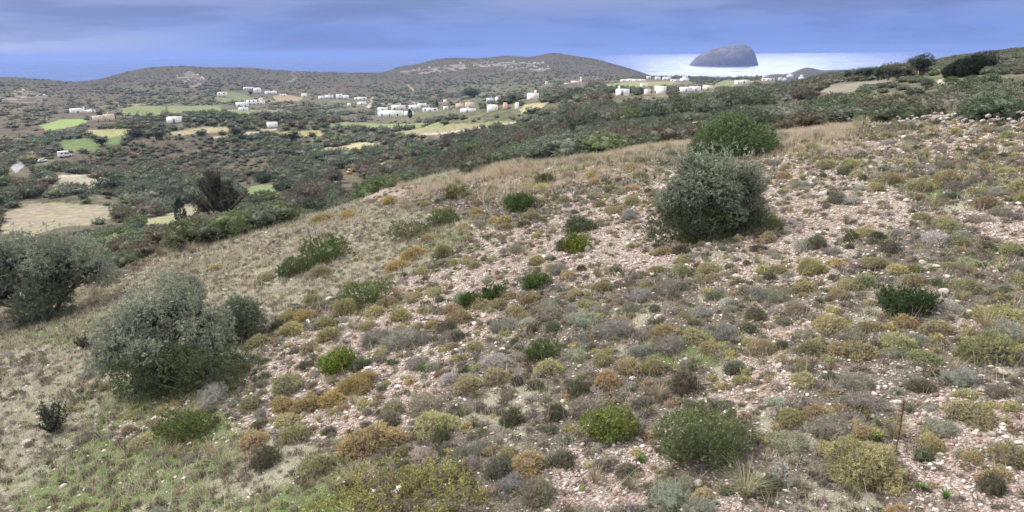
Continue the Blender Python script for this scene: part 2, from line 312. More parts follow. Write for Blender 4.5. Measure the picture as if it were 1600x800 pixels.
for p, c in FIELDS:
    m = inpoly(PXj, PYj, p) & farm & SEENG; zone[m] = 1
    if isinstance(c, str):
        dpt = sstep(-.15, .35, fbm(XX, YY, 16, 4, 60))[..., None]
        cc = np.array([.225, .195, .15]) * (1 - dpt) + np.array([.20, .215, .12]) * dpt
        cc = cc * (1 + .25 * n3[..., None]); colr[m] = cc[m]
    else: colr[m] = (np.array(c) * (1 + .10 * n1 + .12 * n2 + .1 * n3)[..., None])[m]
for p in TRACKS: m = inpoly(PXg, PYg, p) & farm & SEENG; zone[m] = 2; colr[m] = (.36, .32, .265)
m = inpoly(PXg, PYg, ROAD) & farm & SEENG; zone[m] = 3; colr[m] = (.27, .27, .29)
rockm = np.zeros(Z.shape, bool)
for p in ROCKY: rockm |= inpoly(PXj, PYj, p) & (RG > 500)
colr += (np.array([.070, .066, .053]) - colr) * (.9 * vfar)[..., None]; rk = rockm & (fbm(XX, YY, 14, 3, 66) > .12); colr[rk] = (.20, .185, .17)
upr = inpoly(PXg, PYg, [(1430, 92), (1500, 82), (1600, 74), (1900, 50), (1900, 105), (1600, 112), (1540, 112), (1450, 108)]) & (RG > 100); colr[upr] = (np.array([.135, .122, .095]) * (1 + .3 * n2 + .2 * n3)[..., None])[upr]
# near hillside masks: R gravel, G green grass, B dry grass
GRASSY = [(0, 470), (200, 440), (250, 395), (400, 335), (520, 310), (640, 330), (745, 350), (700, 400), (620, 440), (520, 470), (430, 490), (400, 560), (200, 650), (150, 690), (260, 720), (400, 700), (520, 690), (560, 740), (470, 800), (0, 800)]
BAND = [(640, 275), (760, 258), (900, 236), (1080, 215), (1300, 200), (1330, 215), (1080, 245), (900, 262), (780, 285), (660, 300)]
g_in = inpoly(PXg, PYg, GRASSY).astype(float); b_in = inpoly(PXg, PYg, BAND).astype(float); gp_in = (inpoly(PXg, PYg, [(0, 470), (150, 500), (240, 590), (340, 650), (420, 690), (560, 700), (560, 810), (0, 810)]) | inpoly(PXg, PYg, [(640, 350), (735, 355), (720, 395), (650, 400)]) | inpoly(PXg, PYg, [(400, 470), (470, 450), (500, 480), (420, 500)])).astype(float); gp_in = blur(blur(gp_in, 8, 0), 8, 1)
g_in = blur(blur(g_in, 6, 0), 6, 1); b_in = blur(blur(b_in, 4, 0), 3, 1)
STONY = [[(880, 300), (1030, 330), (1030, 410), (900, 470), (850, 420)], [(1190, 260), (1400, 290), (1440, 350), (1250, 385), (1190, 350)], [(380, 560), (480, 520), (620, 580), (500, 650), (380, 650)],
         [(60, 690), (180, 630), (260, 690), (120, 760), (30, 760)], [(1240, 560), (1560, 560), (1600, 700), (1450, 800), (1380, 620)], [(880, 690), (1060, 700), (1000, 790), (850, 780)], [(1180, 470), (1320, 480), (1200, 640), (1130, 600)]]
st = np.zeros(Z.shape)
for k_, p in enumerate(STONY): st = np.maximum(st, inpoly(PXg, PYg, p).astype(float) * (.35 if k_ == 3 else 1))
st = blur(blur(st, 8, 0), 6, 1)
gn = fbm(XX, YY, 2.6, 4, 70); gn2 = fbm(XX, YY, 1.1, 3, 75)
gravel = np.clip(sstep(-.34, .30, gn + .50 * st - 1.3 * g_in * (1 - .6 * st) - .9 * b_in), 0, 1)
green = np.clip(sstep(-.05, .45, fbm(XX, YY, 3.2, 4, 80) + .27 * gp_in - .30 * (1 - gp_in)) * (1 - .75 * b_in), 0, 1)
dry = np.clip(sstep(-.2, .3, gn2 + .7 * g_in + .9 * b_in - .25), 0, 1)
MASK = np.stack([gravel, green, dry], -1)
print('terrain', NA, NR, flush=True)
# split the sheet: hillside / hills (valley floor and far hills) / field / track / road
idx = np.arange(NA * NR).reshape(NA, NR)
q = np.stack([idx[:-1, :-1], idx[1:, :-1], idx[1:, 1:], idx[:-1, 1:]], -1)
zq = zone[:-1, :-1]; JN = int(np.searchsorted(RR, 46.0)); JF = int(np.searchsorted(RR, 900.0)); part = np.zeros(q.shape[:2], int); part[:, :JN] = 10; part[:, JF:] = 5
part = np.where((zq > 0) & (part != 10), zq, part)
VV = np.stack([XX, YY, Z], -1).reshape(-1, 3); CC = colr.reshape(-1, 3); MM = MASK.reshape(-1, 3)
def ground_mat():
    m, t = new_mat('stony_hillside'); L = t.links
    tx = nn(t, 'ShaderNodeTexCoord'); mk = nn(t, 'ShaderNodeAttribute', attribute_name='Mask'); sp = nn(t, 'ShaderNodeSeparateColor'); L.new(mk.outputs[0], sp.inputs[0])
    mp = nn(t, 'ShaderNodeMapping'); L.new(tx.outputs['Object'], mp.inputs[0]); mp.inputs['Scale'].default_value = (1, 1, .6)
    def vor(s, rnd=1):
        v = nn(t, 'ShaderNodeTexVoronoi'); v.inputs['Scale'].default_value = s; v.inputs['Randomness'].default_value = rnd; L.new(mp.outputs[0], v.inputs['Vector']); return v
    def noi(s, d=5, ro=.6):
        v = nn(t, 'ShaderNodeTexNoise'); v.inputs['Scale'].default_value = s; v.inputs['Detail'].default_value = d; v.inputs['Roughness'].default_value = ro; L.new(mp.outputs[0], v.inputs['Vector']); return v
    v1 = vor(26); v2 = vor(58)
    s1 = nn(t, 'ShaderNodeSeparateColor'); L.new(v1.outputs['Color'], s1.inputs[0]); s2 = nn(t, 'ShaderNodeSeparateColor'); L.new(v2.outputs['Color'], s2.inputs[0])
    stops = [(0, (.12, .085, .068)), (.25, (.21, .145, .12)), (.42, (.33, .25, .215)), (.62, (.47, .395, .35)), (.85, (.60, .54, .49)), (1, (.70, .66, .61))]
    r1 = ramp(t, stops, 'CONSTANT'); L.new(s1.outputs[0], r1.inputs[0]); r2 = ramp(t, stops, 'CONSTANT'); L.new(s2.outputs[1], r2.inputs[0])
    grav = mix_n(t, .5, r1.outputs[0], r2.outputs[0])
    soil = noi(1.3, 4); rs = ramp(t, [(.4, (0, 0, 0)), (.65, (1, 1, 1))]); L.new(soil.outputs[0], rs.inputs[0])
    grav = mix_n(t, math_n(t, 'MULTIPLY', rs.outputs[0], .4), grav, (.20, .125, .095))
    nl = noi(30, 6, .7); rl = ramp(t, [(.3, (.045, .04, .03)), (.5, (.125, .108, .086)), (.7, (.25, .22, .18))]); L.new(nl.outputs[0], rl.inputs[0])
    nd = noi(46, 6, .75); rd = ramp(t, [(.3, (.16, .145, .12)), (.5, (.265, .255, .18)), (.7, (.48, .44, .375))]); L.new(nd.outputs[0], rd.inputs[0])
    ng = noi(40, 6, .75); rg = ramp(t, [(.3, (.05, .07, .02)), (.55, (.12, .17, .045)), (.75, (.22, .27, .09))]); L.new(ng.outputs[0], rg.inputs[0])
    nb = noi(7, 6, .7)
    def soft(mask, k):   # break the mask edge up
        return ramp_in(math_n(t, 'ADD', mask, math_n(t, 'MULTIPLY_ADD', nb.outputs[0], k, -.5 * k)))
    def ramp_in(x):
        r = ramp(t, [(.35, (0, 0, 0)), (.62, (1, 1, 1))]); L.new(x, r.inputs[0]); return r.outputs[0]
    c = mix_n(t, soft(sp.outputs[2], 1.6), rl.outputs[0], rd.outputs[0])
    c = mix_n(t, math_n(t, 'MULTIPLY', soft(sp.outputs[1], 1.8), .8), c, rg.outputs[0])
    gf = soft(sp.outputs[0], 1.5); c = mix_n(t, math_n(t, 'MULTIPLY', gf, .9), c, grav)
    p = nn(t, 'ShaderNodeBsdfPrincipled'); p.inputs['Roughness'].default_value = .9; p.inputs['Specular IOR Level'].default_value = .15; L.new(c, p.inputs['Base Color'])
    hgt = math_n(t, 'ADD', math_n(t, 'MULTIPLY', v1.outputs['Distance'], -1.0), math_n(t, 'MULTIPLY', nl.outputs[0], .9))
    b = nn(t, 'ShaderNodeBump'); b.inputs['Strength'].default_value = .8; b.inputs['Distance'].default_value = .05; L.new(hgt, b.inputs['Height']); L.new(b.outputs[0], p.inputs['Normal'])
    o = nn(t, 'ShaderNodeOutputMaterial'); L.new(p.outputs[0], o.inputs[0]); return m
def far_mat(name, s, lo, hi, bump):
    m, t = new_mat(name); L = t.links; at = nn(t, 'ShaderNodeAttribute', attribute_name='Col'); tx = nn(t, 'ShaderNodeTexCoord')
    n = nn(t, 'ShaderNodeTexNoise'); n.inputs['Scale'].default_value = s; n.inputs['Detail'].default_value = 8; n.inputs['Roughness'].default_value = .7; L.new(tx.outputs['Object'], n.inputs['Vector'])
    r = ramp(t, [(.33, lo), (.66, hi)]); L.new(n.outputs[0], r.inputs[0]); c = mix_n(t, 1.0, at.outputs[0], r.outputs[0], 'MULTIPLY')
    p = nn(t, 'ShaderNodeBsdfPrincipled'); p.inputs['Roughness'].default_value = .95; p.inputs['Specular IOR Level'].default_value = .1; L.new(c, p.inputs['Base Color'])
    b = nn(t, 'ShaderNodeBump'); b.inputs['Strength'].default_value = bump; b.inputs['Distance'].default_value = 1.2; L.new(n.outputs[0], b.inputs['Height']); L.new(b.outputs[0], p.inputs['Normal'])
    o = nn(t, 'ShaderNodeOutputMaterial'); L.new(p.outputs[0], o.inputs[0]); return m
GM = ground_mat(); SCRUBG = far_mat('scrub_ground', .35, (.5, .52, .5), (1.5, 1.4, 1.3), .9); FIELDM = far_mat('field_surface', .8, (.62, .66, .58), (1.35, 1.28, 1.3), .3)
for pid, nm, mt in ((10, 'hillside', GM), (0, 'valley_floor', SCRUBG), (5, 'far_hills', SCRUBG), (1, 'fields', FIELDM), (2, 'dirt_track', FIELDM), (3, 'road', FIELDM)):
    f = q[part == pid]
    if len(f) == 0: continue
    u, inv = np.unique(f.ravel(), return_inverse=True)
    me = mesh_np(nm, VV[u], inv.reshape(-1, 4), CC[u], (mt,), smooth=True, attrs={'Mask': MM[u]} if pid == 10 else None)
    kind(link(nm, me), 'structure')
# cap under the camera
kind(link('ground', mesh_np('ground', [(-2, -2, CZ - 5.15), (2, -2, CZ - 5.15), (2, 2, CZ - 5.15), (-2, 2, CZ - 5.15)], [(0, 1, 2, 3)], [(.2, .16, .13)], (FIELDM,))), 'structure')
# ------------------------------------------------------------------ sea
SEA_R = 20000
a = np.linspace(0, 2 * math.pi, 361)[:-1]; V = [(0, 0, 0)] + [(SEA_R * math.cos(t), SEA_R * math.sin(t), 0) for t in a]
m, t = new_mat('sea_water'); L = t.links; p = nn(t, 'ShaderNodeBsdfPrincipled'); p.inputs['Base Color'].default_value = (.02, .06, .20, 1); p.inputs['Roughness'].default_value = .22; p.inputs['IOR'].default_value = 1.33
tx = nn(t, 'ShaderNodeTexCoord'); mp = nn(t, 'ShaderNodeMapping'); mp.inputs['Scale'].default_value = (.25, 1, 1); L.new(tx.outputs['Object'], mp.inputs[0])
n = nn(t, 'ShaderNodeTexNoise'); n.inputs['Scale'].default_value = .012; n.inputs['Detail'].default_value = 6; L.new(mp.outputs[0], n.inputs['Vector'])
r = ramp(t, [(.35, (.14, .14, .14)), (.65, (.30, .30, .30))]); L.new(n.outputs[0], r.inputs[0]); L.new(r.outputs[0], p.inputs['Roughness'])
b = nn(t, 'ShaderNodeBump'); b.inputs['Strength'].default_value = .3; b.inputs['Distance'].default_value = .5
n2_ = nn(t, 'ShaderNodeTexNoise'); n2_.inputs['Scale'].default_value = .08; n2_.inputs['Detail'].default_value = 4; L.new(mp.outputs[0], n2_.inputs['Vector']); L.new(n2_.outputs[0], b.inputs['Height']); L.new(b.outputs[0], p.inputs['Normal'])
o = nn(t, 'ShaderNodeOutputMaterial'); L.new(p.outputs[0], o.inputs[0])
kind(link('sea', mesh_np('sea', V, [(0, i + 1, (i + 1) % 360 + 1) for i in range(360)], None, (m,))), 'structure')
# ------------------------------------------------------------------ islet
ia, it = paz(1141, 103); IR = -CZ / float(it); iw = 99 / FPX * IR * 1.0
mx_, my_ = IR * math.sin(ia), (IR + iw * .35) * math.cos(ia)
gu, gv = np.meshgrid(np.linspace(0, 1, 140), np.linspace(-1, 1, 90), indexing='ij')
prof = np.interp(gu, [0, .04, .10, .2, .33, .48, .62, .78, .87, .93, .97, 1], [0, .20, .42, .64, .80, .93, .985, 1, .86, .62, .30, 0])
cross = np.clip(1 - np.abs(gv) ** 3.2, 0, 1) ** .55
half = np.sqrt(np.clip(1 - (2 * gu - 1) ** 2, 0, 1)) * .5 + .03
hz_ = 29.5 / FPX * IR * prof * cross * (1 + .05 * fbm(gu * 10, gv * 10, 1, 4, 5)) + 9 * fbm(gu * 22, gv * 14, 1, 4, 9) * cross - 4
lx = (gu - .5) * iw; ly = gv * half * iw * .62; ca, sa = math.cos(ia), math.sin(ia)
V = np.stack([mx_ + lx * ca + ly * sa, my_ - lx * sa + ly * ca, hz_], -1).reshape(-1, 3); gi = np.arange(140 * 90).reshape(140, 90)
Fq = np.stack([gi[:-1, :-1], gi[1:, :-1], gi[1:, 1:], gi[:-1, 1:]], -1).reshape(-1, 4)
ISL = far_mat('islet_rock', .02, (.7, .7, .7), (1.3, 1.3, 1.3), .8)
cI = np.array([.14, .125, .11]) * (1 + .3 * fbm(V[:, 0], V[:, 2] * 2, 60, 3, 3))[:, None]
kind(link('island', mesh_np('island', V, Fq, cI, (ISL,), smooth=True)), 'structure')
# ------------------------------------------------------------------ plant builders (all leaf-sized faces)
def norm(v): return v / np.maximum(np.linalg.norm(v, axis=-1, keepdims=True), 1e-9)
def sprays(P, N, k, L, w, up=.4, jit=.45, run=1.6, g=rng):
    m = len(P); d = norm(N + np.array([0, 0, up]) + jit * g.normal(size=(m, 3)))
    d = np.repeat(d, k, 0); b = np.repeat(P, k, 0) + d * (g.random((m * k, 1)) * L * run) + g.normal(size=(m * k, 3)) * L * .18
    ld = norm(d + .75 * g.normal(size=(m * k, 3))); sd_ = norm(np.cross(ld, g.normal(size=(m * k, 3)))); ll = L * (.6 + .8 * g.random((m * k, 1)))
    V = np.stack([b - sd_ * w / 2, b + sd_ * w / 2, b + ld * ll], 1).reshape(-1, 3)
    return V, np.arange(m * k * 3).reshape(-1, 3)
def join(parts):
    Vs, Fs, Cs, Ms = [], [], [], []; n = 0
    for i, (V, F, C, mi) in enumerate(parts):
        Vs.append(V); Fs.append(np.asarray(F) + n); n += len(V); Cs.append(C); Ms.append(np.full(len(F), mi))
    return np.concatenate(Vs), np.concatenate(Fs), np.concatenate(Cs), np.concatenate(Ms)
def cols(c, n, v=.25, hue=.08, g=rng, c2=None, p2=0):
    c = np.tile(np.array(c, float), (n, 1))
    if c2 is not None: c[g.random(n) < p2] = c2
    return c * (1 + v * (g.random((n, 1)) * 2 - 1)) * (1 + hue * (g.random((n, 3)) * 2 - 1))
def tube(pts, rad, sides=5):
    pts = np.array(pts, float); n = len(pts); V = []
    for i in range(n):
        d = norm((pts[min(i + 1, n - 1)] - pts[max(i - 1, 0)])[None])[0]; a = norm(np.cross(d, [.3, .9, .2])[None])[0]; b = np.cross(d, a)
        for s in range(sides):
            t = 2 * math.pi * s / sides; V.append(pts[i] + rad[i] * (a * math.cos(t) + b * math.sin(t)))
    F = []
    for i in range(n - 1):
        for s in range(sides):
            a0, b0, c0, d0 = i * sides + s, i * sides + (s + 1) % sides, (i + 1) * sides + (s + 1) % sides, (i + 1) * sides + s
            F += [(a0, b0, c0), (a0, c0, d0)]
    return np.array(V), np.array(F)
_ico = {}
def ico(sub):
    if sub not in _ico:
        import bmesh
        bm_ = bmesh.new(); bmesh.ops.create_icosphere(bm_, subdivisions=sub, radius=1); V = np.array([v.co[:] for v in bm_.verts]); F = np.array([[v.index for v in f.verts] for f in bm_.faces]); bm_.free(); _ico[sub] = (V, F)
    return _ico[sub]
def lump(V, seed, amp=.25, s=.8):
    return V * (1 + amp * (fbm(V[:, 0] * 1.3 + seed * 7 + V[:, 2], V[:, 1] * 1.3 - seed * 3 + V[:, 2] * .7, s, 3, seed)))[:, None]
def core(c, rx, ry, rz, sub, seed, col, zc=0, amp=.2):
    V, F = ico(sub); V = lump(V, seed, amp) * np.array([rx, ry, rz]) + np.array(c) + np.array([0, 0, zc]); return V, F, cols(col, len(F), .3), 1
def hemis(n, g, low=-.05):
    d = norm(g.normal(size=(n * 3, 3))); d = d[d[:, 2] > low][:n]; return d
def cushion(seed, col, col2, n=330, k=11, L=.05, w=.011, hgt=.55, loose=.10, twig=(.16, .13, .10), up=.2, jit=.35, nl=None):
    """unit plant about 1 wide: a few merged uneven domes of tiny twigs"""
    g = np.random.default_rng(seed); nl = nl or int(g.integers(1, 5)); hz = hgt / .5; parts = []
    dom = [(0, 0, .36 if nl > 1 else .46)] + [(.26 * math.cos(a), .26 * math.sin(a), .17 + .13 * g.random()) for a in (np.arange(nl - 1) * 6.283 / max(nl - 1, 1) + g.random() * 6)]
    tot = sum(c[2] ** 2 for c in dom)
    for (ax, ay, rr) in dom:
        m0 = max(20, int(n * rr * rr / tot)); d = hemis(m0, g); lum = 1 + .38 * fbm(d[:, 0] * 1.5 + seed, d[:, 1] * 1.5 + d[:, 2], .7, 3, seed)
        lo = loose * g.random(len(d)) - .10 * (g.random(len(d)) < .12)
        P = d * (rr * lum * (1 - lo))[:, None] * np.array([1, 1, hz]) + np.array([ax, ay, 0]); V, F = sprays(P, d, k, L, w, up, jit, 1.1, g)
        tone = 1 + .22 * fbm(P[:, 0], P[:, 1], .22, 2, seed + 5); cc = cols(col, len(F), .38, .10, g, col2, .25) * np.repeat(tone, k)[:, None]; parts.append((V, F, cc, 0))
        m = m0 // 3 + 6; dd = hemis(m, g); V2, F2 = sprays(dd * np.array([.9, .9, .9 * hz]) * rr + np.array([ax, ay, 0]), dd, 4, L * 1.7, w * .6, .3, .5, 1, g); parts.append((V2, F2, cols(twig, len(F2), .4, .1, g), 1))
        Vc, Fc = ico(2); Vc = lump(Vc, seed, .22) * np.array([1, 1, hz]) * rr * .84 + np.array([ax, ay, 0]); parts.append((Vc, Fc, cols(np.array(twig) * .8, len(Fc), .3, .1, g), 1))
    return join(parts)
def tuft(seed, col, n=120, h=.5, spread=.5, w=.012, c2=None):
    g = np.random.default_rng(seed); an = g.random(n) * 6.283; r = g.random(n) * .12; b = np.stack([np.cos(an) * r, np.sin(an) * r, np.zeros(n)], -1)
    out = spread * (.2 + g.random(n)); hh = h * (.45 + .55 * g.random(n)); mid = b + np.stack([np.cos(an) * out * .35, np.sin(an) * out * .35, hh * .65], -1); tip = b + np.stack([np.cos(an) * out, np.sin(an) * out, hh], -1) + g.normal(size=(n, 3)) * .03
    s = np.stack([-np.sin(an), np.cos(an), np.zeros(n)], -1) * w
    V = np.stack([b - s / 2, b + s / 2, mid + s / 2, mid - s / 2, tip], 1).reshape(-1, 3); i = np.arange(n)[:, None] * 5
    F = np.concatenate([i + [0, 1, 2], i + [0, 2, 3], i + [3, 2, 4]]); return V, F, cols(col, len(F), .3, .08, g, c2, .3), np.zeros(len(F), int)
def crown_pts(lobes, n, g, shell=(.72, 1.04)):
    P, N = [], []; vol = np.array([l[3] * l[4] + l[3] * l[5] + l[4] * l[5] for l in lobes]); cnt = (n * vol / vol.sum()).astype(int) + 1
    for l, c in zip(lobes, cnt):
        d = norm(g.normal(size=(c, 3))); lum = 1 + .28 * fbm(d[:, 0] * 2.1 + l[0] * 3 + d[:, 2] * 1.3, d[:, 1] * 2.1 - l[2], .8, 3, 7)
        rr = (shell[0] + (shell[1] - shell[0]) * g.random(c) ** .6) * lum; p = d * rr[:, None] * np.array(l[3:6]) + np.array(l[:3]); P.append(p); N.append(d)
    P = np.concatenate(P); N = np.concatenate(N); ins = np.zeros(len(P), int)
    for l in lobes: ins += ((((P - np.array(l[:3])) / np.array(l[3:6])) ** 2).sum(1) < .5)
    keep = (ins == 0) | (g.random(len(P)) < .25); return P[keep], N[keep]
def sublobes(lobes, g, m=9, f=.38):
    out = []
    for l in lobes:
        out.append((*l[:3], l[3] * (.62 if m < 9 else .8), l[4] * (.62 if m < 9 else .8), l[5] * (.62 if m < 9 else .8)))
        for d in norm(g.normal(size=(m, 3))):
            r_ = f * (.65 + .6 * g.random()); out.append((l[0] + d[0] * l[3] * .78, l[1] + d[1] * l[4] * .78, l[2] + d[2] * l[5] * .78, l[3] * r_, l[4] * r_, l[5] * r_))
    return out
def woody(seed, lobes, n, k, L, w, col, col2=None, limb=(.22, .19, .17), p2=.3, up=.3, base_r=.05, extra=30, bz=0.0, jit=.45, sub=9, shoots=0, fill=False):
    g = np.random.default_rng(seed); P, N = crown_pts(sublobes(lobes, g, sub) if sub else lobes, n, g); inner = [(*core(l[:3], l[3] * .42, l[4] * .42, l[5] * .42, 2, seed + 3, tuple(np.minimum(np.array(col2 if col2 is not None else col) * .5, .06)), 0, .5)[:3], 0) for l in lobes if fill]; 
    if shoots:
        zt = np.percentile(P[:, 2], 55); q_ = (g.random(len(P)) < .16) & (P[:, 2] > zt); P[q_] += (N[q_] * .5 + np.array([0, 0, .8])) * (shoots * g.random((q_.sum(), 1)) ** 1.5)
    P[:, 2] = np.maximum(P[:, 2], .03 + bz); V, F = sprays(P, N, k, L, w, up, jit, 1.8, g)
    tone = 1 + .3 * fbm(P[:, 0] + P[:, 2] * .7, P[:, 1] + P[:, 2], max(L * 7, .12), 2, seed); crown = join([(V, F, cols(col, len(F), .28, .08, g, col2, p2) * np.repeat(tone, k)[:, None], 0)] + inner)[:3]; T_, tp = [], []
    ctr = [(0, 0, bz)]
    for l in lobes:
        e = np.array(l[:3]); m1 = e * .4 + g.normal(size=3) * .06 * abs(e[2] + .3); st_ = g.normal(size=3) * base_r * 1.2; st_[2] = bz - .06; tp.append((np.array([st_, m1 + [0, 0, bz], e]), base_r))
        for _ in range(max(2, int(extra / len(lobes)))):
            d = norm(g.normal(size=(1, 3)))[0]; d[2] = abs(d[2]) * .6 + .05; tp.append((np.array([m1 * .8 + e * .2, e * .7 + d * np.array(l[3:6]) * .35 + g.normal(size=3) * .05, e + d * np.array(l[3:6]) * .95]), base_r * .35))
    Vt, Ft, n0 = [], [], 0
    for pts, r0 in tp:
        v, f = tube(pts, [r0, r0 * .65, r0 * .2], 5); Vt.append(v); Ft.append(f + n0); n0 += len(v)
    Vt = np.concatenate(Vt); Ft = np.concatenate(Ft); return crown, (Vt, Ft, cols(limb, len(Ft), .25, .05, g))
def tree_obj(name, seed, lobes, loc, rz, n, k, L, w, col, col2=None, sc=1.0, leafm=None, **kw):
    c, t_ = woody(seed, lobes, n, k, L, w, col, col2, **kw); e = bpy.data.objects.new(name, None); coll.objects.link(e); e.location = loc; e.rotation_euler = (0, 0, rz); e.scale = (sc, sc, sc); e.empty_display_size = .3
    link('crown', mesh_np('crown', *c, mats=(leafm or LEAF,)), e); link('trunk', mesh_np('trunk', *t_, mats=(BARK,)), e); return e
def at(px, py, wpx=None):
    X, Y, zz, r = hit(px, py); d = math.sqrt(X * X + Y * Y + (zz - CZ) ** 2); return X, Y, zz, (wpx or 0) * d / FPX * math.cos(math.atan2(px - 800, FPX)) , d
LEAFM2 = (LEAF, TWIG)
# ------------------------------------------------------------------ big bushes and trees near the camera (pixel of the foot, width in pixels)
OLIVE = (.30, .325, .25); OLIVE2 = (.13, .16, .095)
RES = []      # reserved discs (x, y, radius)
def olive_lobes(seed, W, Hh, n=9, lift=.5, squash=.5):
    g = np.random.default_rng(seed); out = []
    for i in range(n):
        a = 2.4 * i + g.random() * .7; rr = .30 * W * math.sqrt((i + .3) / n); out.append((rr * math.cos(a), rr * math.sin(a), Hh * (lift + .18 * g.normal() * .6 + .16 * (1 - i / n)), W * (.20 + .06 * g.random()), W * (.20 + .06 * g.random()), Hh * (.30 + .08 * g.random())))
    return out
def fixed_tree(px, py, wpx, hfrac, name, label, cat, seed, n, k, L, w, col, col2, lobes=None, **kw):
    X, Y, zz, W, d = at(px, py, wpx); lb = lobes(W) if lobes else olive_lobes(seed, W, W * hfrac); RES.append((X, Y, W * .48))
    o = tree_obj(name, seed, lb, (X, Y, zz - .03), 0, n, k, L, w, col, col2, **kw); thing(o, None, cat, fixed=label); return o
def centre_lobes(W):
    w = W / 3.15; return [(-1.0 * w, 0, 1.15 * w, .62 * w, .6 * w, .7 * w), (-.75 * w, 0, .8 * w, .7 * w, .7 * w, .7 * w), (.0, -.1 * w, 1.25 * w, .85 * w, .8 * w, .95 * w), (.85 * w, 0, 1.25 * w, .72 * w, .7 * w, .7 * w), (.6 * w, .2 * w, 1.7 * w, .6 * w, .6 * w, .45 * w), (-.45 * w, .3 * w, 1.55 * w, .6 * w, .6 * w, .6 * w),
                       (-.85 * w, -.25 * w, .45 * w, .55 * w, .5 * w, .45 * w), (.25 * w, -.35 * w, .55 * w, .6 * w, .5 * w, .55 * w), (1.0 * w, 0, .75 * w, .5 * w, .5 * w, .55 * w), (-.25 * w, .1 * w, 1.85 * w, .55 * w, .45 * w, .32 * w)]
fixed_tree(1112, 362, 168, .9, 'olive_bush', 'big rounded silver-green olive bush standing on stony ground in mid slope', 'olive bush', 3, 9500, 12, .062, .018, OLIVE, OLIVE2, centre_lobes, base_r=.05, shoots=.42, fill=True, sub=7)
fixed_tree(1143, 245, 122, .5, 'evergreen_bush', 'bright green domed bush directly behind the big rounded olive bush', 'bush', 4, 4200, 10, .10, .030, (.13, .185, .08), (.09, .13, .055), lambda W: [(0, 0, .22 * W, .42 * W, .4 * W, .24 * W), (-.25 * W, 0, .14 * W, .3 * W, .3 * W, .2 * W), (.25 * W, 0, .14 * W, .32 * W, .3 * W, .2 * W), (.02 * W, .1 * W, .32 * W, .25 * W, .25 * W, .16 * W)])
def front_lobes(W):
    w = W / 3.0; return [(a, b, c * .9, d, e, f) for a, b, c, d, e, f in [(-.95 * w, .1 * w, 1.05 * w, .6 * w, .6 * w, .55 * w), (-.45 * w, .3 * w, 1.45 * w, .65 * w, .65 * w, .55 * w), (.15 * w, .3 * w, 1.7 * w, .7 * w, .65 * w, .6 * w), (.75 * w, .2 * w, 1.35 * w, .5 * w, .5 * w, .6 * w), (-.3 * w, -.35 * w, .85 * w, .75 * w, .6 * w, .5 * w),
                       (.1 * w, -.2 * w, .5 * w, .9 * w, .7 * w, .6 * w), (.95 * w, -.2 * w, .75 * w, .5 * w, .5 * w, .5 * w), (.7 * w, -.45 * w, .35 * w, .6 * w, .5 * w, .4 * w), (-.55 * w, .0, .35 * w, .5 * w, .5 * w, .4 * w), (-1.05 * w, -.2 * w, .75 * w, .5 * w, .5 * w, .4 * w)]]
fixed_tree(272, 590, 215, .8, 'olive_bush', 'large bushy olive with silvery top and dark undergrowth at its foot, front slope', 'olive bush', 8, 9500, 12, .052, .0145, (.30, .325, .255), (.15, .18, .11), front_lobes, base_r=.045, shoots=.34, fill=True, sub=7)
for (px, py, wp, hf, lab, sd) in ((300, 610, 200, .34, 'dark green undergrowth shrub spreading at the foot of the large silvery olive', 61), (1108, 374, 170, .34, 'low dark shrub added as shade around the foot of the big rounded olive', 62)):  # second shrub is added: its dark leaves stand for shade and twigs under that crown
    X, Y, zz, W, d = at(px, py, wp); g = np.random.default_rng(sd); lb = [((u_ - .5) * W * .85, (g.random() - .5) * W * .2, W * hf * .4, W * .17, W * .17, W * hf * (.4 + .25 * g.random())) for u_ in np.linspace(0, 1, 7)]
    o = tree_obj('undergrowth_shade_shrub', sd, lb, (X, Y, zz - .02), 0, 3200, 9, .045, .016, (.075, .105, .045), (.06, .08, .04), base_r=.015, extra=10, up=.5); thing(o, None, 'shrub', fixed=lab)
fixed_tree(377, 530, 78, .8, 'olive_bush', 'small dense green olive bush touching the large silvery one on its uphill side', 'olive bush', 9, 2800, 11, .06, .016, (.22, .255, .18), (.13, .165, .10), lambda W: [(0, 0, .42 * W, .45 * W, .42 * W, .42 * W), (.1 * W, 0, .6 * W, .35 * W, .35 * W, .25 * W), (-.15 * W, -.1 * W, .3 * W, .35 * W, .3 * W, .3 * W)])
def left_lobes(W):
    w = W / 5.2; return [(a, b, c * .84, d, e, f * .9) for a, b, c, d, e, f in [(-1.3 * w, -.2 * w, 1.2 * w, .9 * w, .7 * w, .7 * w), (-2.2 * w, 0, .7 * w, .8 * w, .7 * w, .7 * w), (.7 * w, -.1 * w, 1.5 * w, .9 * w, .7 * w, .6 * w),(-1.9 * w, 0, 2.0 * w, 1.0 * w, 1 * w, .8 * w), (-1.0 * w, .2 * w, 2.3 * w, 1.1 * w, 1 * w, .9 * w), (0, .2 * w, 2.5 * w, 1.1 * w, 1 * w, .85 * w), (1.0 * w, 0, 2.4 * w, 1.0 * w, 1 * w, .8 * w), (1.8 * w, 0, 2.0 * w, .8 * w, .8 * w, .65 * w), (-2.3 * w, 0, 1.3 * w, .8 * w, .8 * w, .7 * w), (.6 * w, .1 * w, 1.9 * w, .9 * w, .8 * w, .6 * w)]]
fixed_tree(75, 492, 235, .8, 'olive_tree', 'broad spreading olive tree with low dark crown beside the grassy slope edge', 'olive tree', 12, 9500, 12, .075, .021, (.27, .29, .225), (.16, .185, .13), left_lobes, base_r=.09, extra=40, shoots=.5, fill=True, sub=7)
